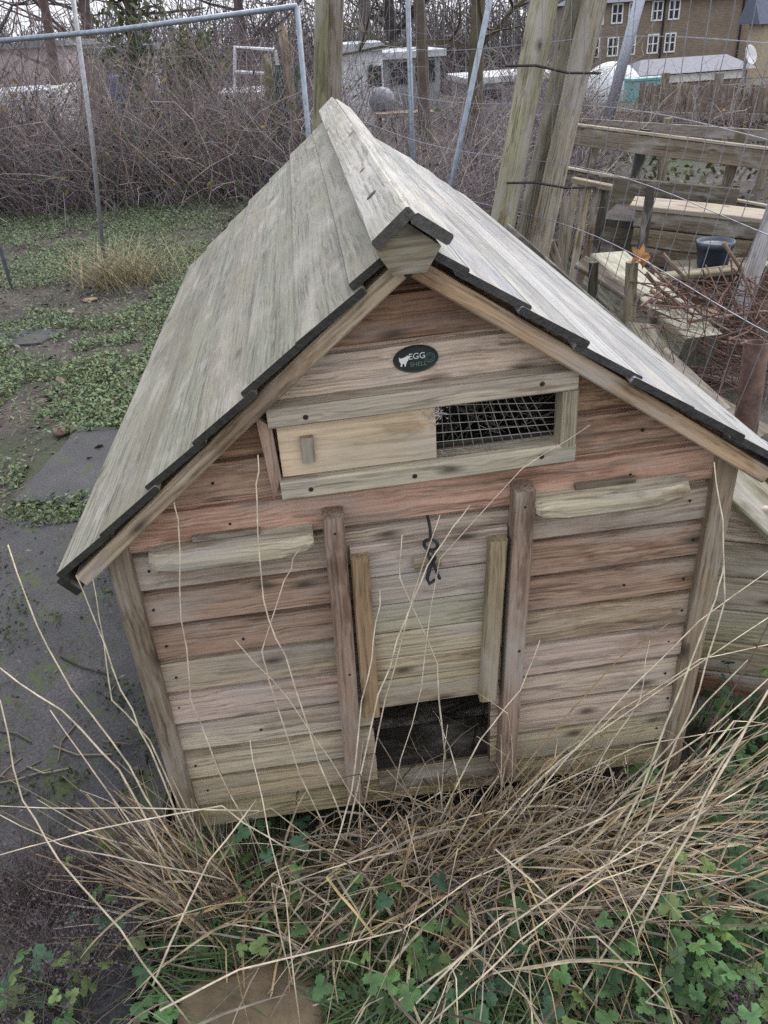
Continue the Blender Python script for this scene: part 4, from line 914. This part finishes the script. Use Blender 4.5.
while len(pts) < 9000:      # moss on the path and along its edges
    x, y = random.uniform(-1.9, -.6), random.uniform(-.6, 1.62)
    if noise.noise((x*2.3, y*2.3, 9))+.4*noise.noise((x*8, y*8, 1)) < .14 and y < 1.5: continue
    pts.append((x, y, -.804))
cover('moss', pts, (.003, .008), [(.045, .065, .018), (.06, .08, .02), (.035, .05, .02)], 'dark green moss patches on the wet paved strip', 'moss', up=.8)
pts = [(x, y, gz(x, y)) for x, y in ((random.uniform(-1, 9), random.uniform(3, 12)) for _ in range(7000))]
cover('rough_grass', pts, (.02, .05), [(.06, .08, .03), (.1, .09, .05), (.12, .1, .07)], 'rough green and brown ground cover behind the coop', 'ground cover', up=1.2)

pts = []
for i in range(1500): pts.append((random.uniform(-1.9, -.6), random.uniform(-.6, 1.5), -.799))
cover('path_litter', pts, (.003, .012), [(.12, .09, .075), (.07, .055, .05), (.16, .14, .11), (.09, .075, .08)], 'crumbs of brown leaf and dirt on the wet paved strip', 'litter', up=.6, m=M_STRAW)
b = MB()
for i in range(60):
    x, y = random.uniform(-1.5, -.6), random.uniform(-.5, .9); a = random.uniform(0, 6.3); l = random.uniform(.05, .22); k = random.gauss(0, .3)
    b.tube([(x, y, -.797), (x+math.cos(a)*l*.5, y+math.sin(a)*l*.5, -.794), (x+math.cos(a+k)*l, y+math.sin(a+k)*l, -.796)], random.uniform(.0012, .0028), jit(random.choice([(.06, .05, .045), (.2, .17, .13), (.12, .1, .09)]), .3), 4)
tag(b.build('fallen_twigs', M_TWIG), 'thin dark twigs and straws fallen on the wet paved strip', 'twigs', kind='stuff')
# stones on the ground
def stone(p, r, tint, label, flatn=.5, name='stone', cat='stone', grp=None):
    import bmesh
    bm = bmesh.new(); bmesh.ops.create_icosphere(bm, subdivisions=3, radius=r)
    b = MB(); k = random.uniform(0, 40)
    vs = [(Vector((v.co.x*1.2, v.co.y, v.co.z*flatn))*(1+.35*noise.noise(v.co/r*1.1+Vector((k, 0, 0)))))+Vector(p) for v in bm.verts]
    b.add(vs, [[v.index for v in f.verts] for f in bm.faces], None, tint); bm.free()
    return tag(b.build(name, M_STONE, base=p, smooth=True), label, cat, grp)
stone(g(62, 433)+Vector((0, 0, .01)), .035, lin(112, 92, 84), 'brown stone on the weeds above the paving slab')
stone(g(90, 300), .04, lin(150, 128, 108), 'tan stone in the weeds left of the roof')
stone(g(55, 520), .03, lin(120, 112, 100), 'grey stone below the paving slab')
stone(g(250, 1018, -.80)+Vector((0, 0, .0)), .105, lin(112, 98, 78), 'flat brown stone half buried at the bottom edge', .35)

# ------------------------------------------------------------------ grass
def blade(mb, p, d, l, r, tint,  bend=.5, n=3, seg=5, wav=.06):
    d = Vector(d).normalized(); pts = [Vector(p)]; dn_ = Vector((d.x*.5+random.gauss(0, .2), d.y*.5+random.gauss(0, .2), -1))
    for i in range(seg):
        d = (d+dn_*bend/seg+Vector((random.gauss(0, wav), random.gauss(0, wav), random.gauss(0, wav)))).normalized()
        q = pts[-1]+d*(l/seg); q.z = max(q.z, -.838+.004*i); 
        if q.y > -.066 and q.z < .5 and abs(q.x) < .58: q.y = -.066-random.random()*.02
        pts.append(q)
    mb.tube(pts, r*1.25, tint, n, r*.5, False); return pts
def ribbon(mb, p, d, l, w, tint, bend=.8, seg=6):
    d = Vector(d).normalized(); side = Vector((-d.y, d.x, random.gauss(0, .3))); side = side.normalized() if side.length > .1 else Vector((1, 0, 0))
    vs = []; q = Vector(p); dn_ = Vector((d.x*.5, d.y*.5, -1))
    for i in range(seg+1):
        ww = w*(1-(i/seg)**2*.9)*.5; vs += [q-side*ww, q+side*ww]
        d = (d+dn_*bend/seg).normalized(); q = q+d*(l/seg); q.z = max(q.z, -.836)
        if q.y > -.066 and q.z < .5 and abs(q.x) < .58: q.y = -.066-random.random()*.02
    mb.add(vs, [(2*i, 2*i+1, 2*i+3, 2*i+2) for i in range(seg)], None, tint)
ST = [lin(218, 202, 172), lin(196, 180, 154), lin(226, 212, 186), lin(164, 148, 128), lin(150, 134, 120), lin(196, 172, 128), lin(184, 170, 156), lin(112, 94, 84), lin(172, 146, 112)]
b = MB(); n_ = 0
while n_ < 6500:
    y = 1.6+6.6*random.random()**1.4; x = random.uniform(-.68, -.12)*y*random.uniform(.6, 1.3)-.1
    if on_slab(x, y) or (-.66 < x and y < 2.1) or noise.noise((x*1.9, y*1.5, 4)) < -.12: continue
    n_ += 1; a = random.uniform(0, 6.3)
    ribbon(b, (x, y, gz(x, y)), (math.cos(a), math.sin(a), random.uniform(.4, 1.3)), random.uniform(.03, .10), .004, jit(random.choice([(.13, .20, .08), (.17, .22, .10), (.20, .19, .11), (.22, .18, .12)]), .3), .9, 3)
tag(b.build('short_grass', M_LEAF), 'short green and tan grass blades among the weeds left of the roof', 'grass', kind='stuff')
# tan grass tuft in the weeds
c = g(128, 282); b = MB()
for i in range(420):
    p = c+Vector((random.gauss(0, .20), random.gauss(0, .14), 0)); p.z = gz(p.x, p.y); a = random.uniform(0, 6.3)
    ribbon(b, p, (math.cos(a)*.7, math.sin(a)*.7, 1.1), random.uniform(.18, .55), .006, jit(random.choice([lin(168, 152, 120), lin(150, 138, 104), lin(120, 120, 84)]), .2), .7)
tag(b.build('grass_tuft', M_STRAW, base=c), 'tan dry grass tuft in the green weeds left of the roof', 'grass tuft')
# the straw in front of the coop
b = MB()
def sp(cx, cy, n, sx, sy, dirf, lr, rr, bend):
    for i in range(n):
        x, y = random.gauss(cx, sx), random.gauss(cy, sy); y = min(y, -.07); z = gz(x, y)
        blade(b, (x, y, z), dirf(x), random.uniform(*lr), random.uniform(*rr), jit(random.choice(ST), .2), bend*random.uniform(.4, 1.4))
def dead_blade(mb, p, d, l, w, tint, bend=.6, kinks=1, seg=11, fold=.35):
    """a flat, folded, kinked dead leaf blade"""
    d = Vector(d).normalized(); q = Vector(p); tw = random.uniform(0, 3.1); ks = [random.randint(2, seg-1) for _ in range(kinks)]; vs = []; ts = []
    dn_ = Vector((d.x*.5+random.gauss(0, .3), d.y*.5+random.gauss(0, .3), -1))
    for i in range(seg+1):
        sd = d.cross(Vector((math.sin(tw)*.6, math.cos(tw)*.6, .7)))
        sd = sd.normalized() if sd.length > .05 else Vector((1, 0, 0)); nn = sd.cross(d)
        ww = w*(.55+.45*math.sin(min(1, i/seg*1.5+.15)*1.57))*(1-(i/seg)**3*.85)*.5
        k_ = random.uniform(.8, 1.15); vs += [q-sd*ww+nn*ww*fold, q-nn*ww*fold, q+sd*ww+nn*ww*fold]; ts += [tuple(c*k_ for c in tint), tuple(c*k_*.82 for c in tint), tuple(c*k_ for c in tint)]
        tw += random.gauss(0, .35)
        if i in ks: d = (d*.7+Vector((random.gauss(0, .45), random.gauss(0, .35), random.uniform(-.9, -.1)))).normalized()
        d = (d+dn_*bend/seg+Vector((random.gauss(0, .05), random.gauss(0, .05), random.gauss(0, .05)))).normalized()
        q = q+d*(l/seg); q.z = max(q.z, -.834+.01*random.random())
        if q.y > -.068 and q.z < .5 and abs(q.x) < .58: q.y = -.068-random.random()*.03
    fs = []
    for i in range(seg): fs += [(3*i, 3*i+1, 3*i+4, 3*i+3), (3*i+1, 3*i+2, 3*i+5, 3*i+4)]
    mb.add(vs, fs, None, ts)
def mat_of(n, cx, cy, sx, sy, df, lr, wr, bend, kinks=1, zup=0.):
    for i in range(n):
        x, y = random.gauss(cx, sx), min(random.gauss(cy, sy), -.075)
        z = gz(x, y)+random.random()**2*zup
        dead_blade(b, (x, y, z), df(), random.uniform(*lr), random.uniform(*wr), jit(random.choice(ST), .22), bend*random.uniform(.3, 1.5), random.choice((0, 0, 1, kinks)))
anyd = lambda: (random.gauss(.25, .8), random.gauss(-.15, .5), random.uniform(.1, .8))
upd = lambda: (random.gauss(.1, .4), random.gauss(-.1, .25), random.uniform(.8, 1.4))
rgt = lambda: (random.gauss(1, .35), random.gauss(.0, .25), random.uniform(.2, .9))
lft = lambda: (random.gauss(-.42, .25), random.gauss(0, .12), random.uniform(.6, 1.3))
mat_of(430, .05, -.16, .17, .065, anyd, (.12, .38), (.0026, .0066), 1.3, 2, .17)
mat_of(130, .12, -.27, .17, .08, anyd, (.14, .42), (.0026, .007), 1.4, 2, .20)
mat_of(150, -.28, -.17, .11, .06, anyd, (.10, .32), (.0028, .0065), .9, 2, .14)
mat_of(330, .06, -.12, .15, .025, upd, (.22, .52), (.0024, .0055), 1.5, 1)
mat_of(120, .33, -.12, .10, .03, upd, (.2, .42), (.0024, .0055), 1.6, 1)
mat_of(170, .28, -.17, .13, .07, rgt, (.2, .6), (.0026, .0062), .45, 1, .10)
mat_of(115, -.46, -.12, .045, .05, lft, (.15, .42), (.003, .0062), .3, 1)
mat_of(60, .1, -.40, .28, .08, anyd, (.12, .38), (.003, .007), .9, 2, .20)
mat_of(60, -.35, -.34, .2, .1, anyd, (.10, .34), (.0028, .006), .9, 2, .14)
def top_layer(n, x0, x1, y0, y1, df, lr):
    for i in range(n):
        x, y = random.uniform(x0, x1), random.uniform(y0, y1)
        dead_blade(b, (x, y, gz(x, y)+random.uniform(.05, .19)), df(), random.uniform(*lr), random.uniform(.0022, .0055), jit(random.choice(ST[:3]+ST[5:7]), .15), random.uniform(.5, 1.8), random.choice((0, 0, 1)))
top_layer(150, -.10, .35, -.26, -.08, anyd, (.14, .40))
top_layer(90, .0, .45, -.36, -.12, rgt, (.2, .5))
top_layer(40, -.45, -.1, -.28, -.08, anyd, (.12, .32))
fan = lambda x: (random.gauss((x-.0)*1.1, .45), random.gauss(-.12, .35), random.uniform(.4, 1.2))
right = lambda x: (random.gauss(.9, .4), random.gauss(.05, .3), random.uniform(.15, 1.0))
left = lambda x: (random.gauss(-.42, .3), random.gauss(0, .12), random.uniform(.6, 1.3))
sp(.08, -.13, 90, .12, .06, fan, (.12, .42), (.0009, .0016), .9)
sp(.27, -.18, 120, .12, .08, right, (.15, .5), (.0009, .0016), .7)
sp(-.45, -.13, 40, .05, .06, left, (.15, .45), (.0009, .0016), .4)
tag(b.build('dry_grass', M_STRAW), 'matted dry straw coloured grass in front of the coop', 'dry grass', kind='stuff')
# green grass blades
b = MB()
for i in range(2600):
    x, y = random.gauss(-.10, .22), random.gauss(-.27, .10); y = min(y, -.08); a = random.uniform(0, 6.3)
    ribbon(b, (x, y, gz(x, y)), (math.cos(a)*.8, math.sin(a)*.8-.1, 1), random.uniform(.10, .30), random.uniform(.003, .0058), jit(random.choice([(.12, .20, .07), (.09, .16, .06), (.17, .20, .09), (.12, .18, .11)]), .3), 1.2)
tag(b.build('green_grass', M_LEAF), 'green grass blades growing through the straw', 'grass', kind='stuff')
# long individual stalks: (pixel polyline, depth at root, depth at tip)
def stalk(pl, y0, y1, r, label, tint=None, head=False):
    n = len(pl); pts = [at(x, y, y0+(y1-y0)*i/(n-1)) for i, (x, y) in enumerate(pl)]
    pts[0].z = max(pts[0].z, -.84)
    fine = []
    for i in range(n-1):
        for k in range(3): fine.append(pts[i].lerp(pts[i+1], k/3)+Vector((random.gauss(0, .0015), 0, random.gauss(0, .0015))))
    fine.append(pts[-1]); b = MB(); r *= .85; b.tube(fine, r, tint or jit(ST[2], .1), 5, r*.55)
    return tag(b.build('dry_stalk', M_STRAW, base=pts[0], smooth=True), label, 'stalk', 'long dry grass stalks')
stalk([(262, 852), (218, 770), (192, 700), (182, 620), (178, 520), (174, 502)], -.12, -.07, .0022, 'long kinked stalk rising past the left handle to the gable board')
stalk([(345, 825), (318, 760), (284, 655), (262, 600), (258, 500), (258, 455)], -.12, -.07, .0022, 'tall bent stalk left of the hatch crossing the handle')
stalk([(330, 840), (300, 775), (268, 680), (262, 650), (285, 580), (300, 548)], -.13, -.07, .0019, 'zigzag stalk between left handle and hatch')
stalk([(445, 760), (438, 665), (400, 580), (402, 535)], -.13, -.09, .0019, 'thin stalk crossing the hook on the hatch')
stalk([(348, 840), (372, 720), (398, 640), (420, 580), (444, 540), (470, 505)], -.16, -.09, .002, 'slanted stalk crossing the hatch from left to right')
stalk([(362, 820), (385, 700), (412, 600), (440, 515)], -.14, -.09, .0018, 'thin slanted stalk before the hatch boards')
stalk([(395, 790), (420, 690), (440, 560), (520, 470), (590, 425)], -.15, -.09, .0012, 'hair thin stem reaching up to the vent grille')
stalk([(182, 855), (130, 765), (72, 690), (36, 625), (8, 545)], -.18, -.1, .0022, 'long stalk arching left over the dark paved strip')
stalk([(190, 845), (150, 750), (120, 690), (98, 625), (76, 575)], -.16, -.06, .0022, 'stalk rising to the left roof corner')
stalk([(195, 840), (150, 740), (112, 700), (104, 640), (92, 575)], -.14, -.06, .002, 'stalk beside the left roof corner with a side twig')
stalk([(175, 870), (120, 770), (60, 710), (0, 668)], -.22, -.2, .0024, 'thick stalk leaning to the left edge')
stalk([(160, 860), (95, 775), (50, 710)], -.2, -.15, .002, 'short stalk leaning left over the moss')
stalk([(260, 810), (130, 808), (0, 806)], -.2, -.25, .0018, 'level stalk lying across the left bottom')
stalk([(290, 850), (220, 806), (90, 830), (0, 855)], -.25, -.3, .0018, 'low curved stalk lying to the left edge')
stalk([(225, 880), (130, 860), (60, 845), (0, 815)], -.28, -.3, .0018, 'thin stalk lying below the level stalk')
stalk([(620, 1010), (640, 930), (690, 830), (740, 740), (768, 690), (800, 640)], -.42, -.2, .0036, 'thick pale stalk rising to the right edge')
stalk([(560, 1024), (640, 900), (700, 800), (768, 690)], -.45, -.2, .003, 'pale stalk beside the thick stalk at right')
stalk([(600, 960), (640, 850), (668, 760), (700, 690), (724, 600), (722, 520), (714, 462)], -.3, -.08, .0024, 'tall stalk crossing the right corner post')
stalk([(590, 900), (640, 790), (680, 690), (714, 600), (724, 560)], -.28, -.08, .003, 'pale stalk running up the right corner post')
stalk([(470, 850), (560, 760), (660, 690), (780, 610)], -.2, -.06, .002, 'slanted stalk over the lower right boards')
stalk([(490, 850), (600, 720), (700, 620), (790, 555)], -.2, -.02, .002, 'longer slanted stalk reaching the compost bin')
stalk([(520, 800), (640, 745), (790, 720)], -.15, -.06, .0016, 'low shallow stalk over the bottom right boards')
stalk([(540, 780), (620, 710), (700, 660), (790, 640)], -.15, -.04, .0016, 'shallow stalk crossing the right post near its foot')
stalk([(560, 840), (600, 760), (640, 700), (650, 640)], -.18, -.08, .0017, 'upright stalk before the lower right boards')
stalk([(440, 820), (480, 740), (520, 690), (540, 640)], -.16, -.09, .002, 'stalk leaning right in front of the hatch opening')
stalk([(330, 860), (352, 790), (362, 700), (374, 640), (380, 590)], -.2, -.1, .002, 'upright stalk along the left guide rail')
stalk([(420, 880), (350, 790), (290, 700), (235, 640)], -.2, -.07, .0016, 'thin stalk leaning left over the lower left boards')
stalk([(150, 985), (210, 860), (256, 800)], -.4, -.2, .0024, 'brown stalk at lower left leaning right')
stalk([(190, 1024), (120, 930), (60, 860), (22, 800), (0, 700)], -.45, -.3, .0022, 'dull brown stalk leaning left at the lower left')
stalk([(300, 1024), (285, 900), (262, 800), (250, 740)], -.45, -.25, .0016, 'upright grey stalk in the lower left centre')
stalk([(400, 1000), (560, 890), (690, 820), (790, 760)], -.42, -.2, .0022, 'long stalk slanting right across the green leaves')
stalk([(160, 1010), (240, 970), (400, 930), (470, 880), (560, 840)], -.45, -.25, .0022, 'long low stalk lying across the bottom centre')
stalk([(430, 1024), (520, 940), (600, 880), (660, 860)], -.5, -.35, .002, 'pale stalk lying at bottom right')
b = MB()   # further anonymous long stems
for i in range(70):
    x = random.gauss(.3, .2); y = random.uniform(-.38, -.09); blade(b, (x, y, gz(x, y)), (random.gauss(1.0, .35), random.gauss(.1, .15), random.uniform(.3, 1.1)), random.uniform(.45, .85), random.uniform(.0012, .002), jit(random.choice(ST), .15), random.uniform(0, .35), 4, 7, .035)
for i in range(45):
    x = random.gauss(-.46, .04); y = random.uniform(-.22, -.09); blade(b, (x, y, gz(x, y)), (random.gauss(-.35, .22), random.gauss(0, .1), random.uniform(.8, 1.2)), random.uniform(.25, .55), random.uniform(.0012, .002), jit(random.choice(ST), .15), random.uniform(0, .3), 4, 7, .035)
for i in range(45):
    x = random.gauss(.05, .12); y = random.uniform(-.22, -.09); blade(b, (x, y, gz(x, y)), (random.gauss(.1, .35), random.gauss(0, .1), 1), random.uniform(.25, .5), random.uniform(.0012, .002), jit(random.choice(ST), .15), random.uniform(0, .3), 4, 7, .035)
tag(b.build('loose_straw', M_STRAW), 'loose long straw stems fanning right and left before the coop', 'straw', kind='stuff')

# leafy green plants: lobed, toothed leaves on thin stalks
def lobed(mb, p, nrm, s, tint, rot):
    nrm = Vector(nrm).normalized(); x = nrm.orthogonal().normalized(); y = nrm.cross(x); x, y = x*math.cos(rot)+y*math.sin(rot), y*math.cos(rot)-x*math.sin(rot)
    vs = [Vector(p)]; n = 30; ts = [tuple(c*.8 for c in tint)]
    for i in range(n):
        a = -2.7+5.4*i/(n-1); lob = abs(math.cos(1.5*a*1.0))**.7; r = s*(.42+.58*lob)*(1+.10*math.cos(14*a)); r *= 1-.22*abs(a)/2.7
        vs.append(Vector(p)+x*r*math.cos(a)+y*r*math.sin(a)+nrm*(-.25*r*r/s+.12*s*math.cos(3*a)*r/s)); ts.append(tint)
    mb.add(vs, [(0, i, i+1) for i in range(1, n)], None, ts)
LG = [(.085, .18, .065), (.11, .215, .075), (.055, .12, .055), (.15, .22, .07), (.07, .15, .085)]
def plants(name, spots, label):
    b = MB()
    for (x, y, k) in spots:
        z = gz(x, y); hgt = random.uniform(.05, .19); c = jit(random.choice(LG), .25)
        for j in range(k):
            a = random.uniform(0, 6.3); rr = random.uniform(.02, .075); h = hgt*random.uniform(.5, 1.25)
            q = Vector((x+rr*math.cos(a), y+rr*math.sin(a), z+h)); q.y = min(q.y, -.03) if abs(q.x) < .57 else q.y
            b.tube([(x, y, z), (x+rr*.4*math.cos(a), y+rr*.4*math.sin(a), z+h*.7), q], .0012, tuple(v*.9 for v in c), 3, .0008, False)
            lobed(b, q, (math.cos(a)*.5+random.gauss(0, .2), math.sin(a)*.5-.1+random.gauss(0, .2), 1), random.uniform(.012, .027), jit(c, .4), random.uniform(0, 6.3))
    return tag(b.build(name, M_LEAF), label, 'weeds', kind='stuff')
spots = []
def addspots(px0, px1, py0, py1, n, k=(3, 6)):
    for i in range(n): p = atz(random.uniform(px0, px1), random.uniform(py0, py1), -.79); spots.append((p.x, p.y, random.randint(*k)))
addspots(700, 800, 700, 800, 24); addspots(600, 790, 830, 1010, 50); addspots(690, 800, 770, 860, 14); addspots(400, 600, 890, 1020, 22, (4, 8)); addspots(540, 680, 800, 900, 14); addspots(620, 768, 900, 1024, 20, (4, 8))
addspots(90, 300, 870, 1020, 22, (4, 7)); addspots(200, 330, 840, 900, 8); addspots(0, 120, 960, 1020, 6); addspots(300, 440, 900, 1020, 16)
sc_ = g(250, 1010, -.80); spots = [q for q in spots if (q[0]-sc_.x)**2+(q[1]-sc_.y)**2 > .012]
plants('leafy_weeds', spots, 'lobed green leaves growing among the straw in front of the coop')
# dark seed heads and dead herb on the left and in the middle
b = MB()
for (px, py, n, s) in ((60, 900, 95, 75), (30, 960, 60, 50), (110, 850, 50, 55), (20, 830, 30, 40), (470, 910, 14, 30), (620, 920, 12, 25), (735, 1000, 16, 25), (430, 900, 8, 20), (40, 830, 25, 40)):
    for i in range(n):
        c = atz(px+random.gauss(0, s*.6), py+random.gauss(0, s*.6), -.79+random.uniform(-.01, .13))
        if c.y > -.05: c.y = -.06
        for k in range(3): stem(b, (c.x+random.gauss(0, .03), c.y-abs(random.gauss(0, .03)), gz(c.x, c.y)), (random.gauss(0, .7), random.gauss(0, .4), 1), random.uniform(.1, .28), .0011, jit((.15, .12, .115), .4), 5, .35)
        for k in range(26): leafquad(b, c+Vector((random.gauss(0, .011), random.gauss(0, .011), random.gauss(0, .016))), random.uniform(.0016, .0046), jit((.125, .10, .108), .35))
tag(b.build('dead_seed_heads', M_TWIG), 'dark purple brown dead seed heads at lower left', 'dead weeds', kind='stuff')
# soil litter
pts = [(x, y, gz(x, y)) for x, y in ((random.uniform(-1, 1.3), random.uniform(-.65, .0)) for _ in range(4200))]
cover('dead_leaf_litter', pts, (.004, .014), [(.13, .10, .075), (.09, .07, .055), (.18, .14, .1), (.05, .06, .025)], 'brown leaf litter on the soil in front of the coop', 'leaf litter', m=M_STRAW)

# ------------------------------------------------------------------ light
w = bpy.data.worlds.new('World'); sc.world = w; w.use_nodes = True; wn, wl = w.node_tree.nodes, w.node_tree.links
SAZ, SEL = 40, 55
sky = wn.new('ShaderNodeTexSky'); sky.sky_type = 'NISHITA'; sky.sun_disc = False; sky.sun_elevation = R(SEL); sky.sun_rotation = R(SAZ); sky.air_density = 1; sky.dust_density = 6; sky.ozone_density = 1
hs_ = wn.new('ShaderNodeHueSaturation'); hs_.inputs['Saturation'].default_value = .4; wl.new(sky.outputs[0], hs_.inputs['Color'])
mx = wn.new('ShaderNodeMix'); mx.data_type = 'RGBA'; mx.inputs[0].default_value = .6; wl.new(hs_.outputs[0], mx.inputs[6]); mx.inputs[7].default_value = (6.3, 6.5, 7.0, 1)   # the even cloud layer
bg = wn['Background']; wl.new(mx.outputs[2], bg.inputs['Color']); bg.inputs['Strength'].default_value = .13
sd_ = bpy.data.lights.new('sun', 'SUN'); sd_.energy = .6; sd_.angle = R(30); sd_.color = (1, .975, .95)
so = bpy.data.objects.new('sun', sd_); COL.objects.link(so)
az, el = R(SAZ), R(SEL); dirv = Vector((math.sin(az)*math.cos(el), math.cos(az)*math.cos(el), math.sin(el)))
so.rotation_euler = dirv.to_track_quat('Z', 'Y').to_euler()
sc.view_settings.view_transform = 'Standard'; sc.view_settings.look = 'None'; sc.view_settings.gamma = 1; sc.view_settings.exposure = 1.05
sc.render.engine = 'CYCLES'; sc.cycles.use_denoising = False; sc.cycles.max_bounces = 6; sc.cycles.transparent_max_bounces = 4
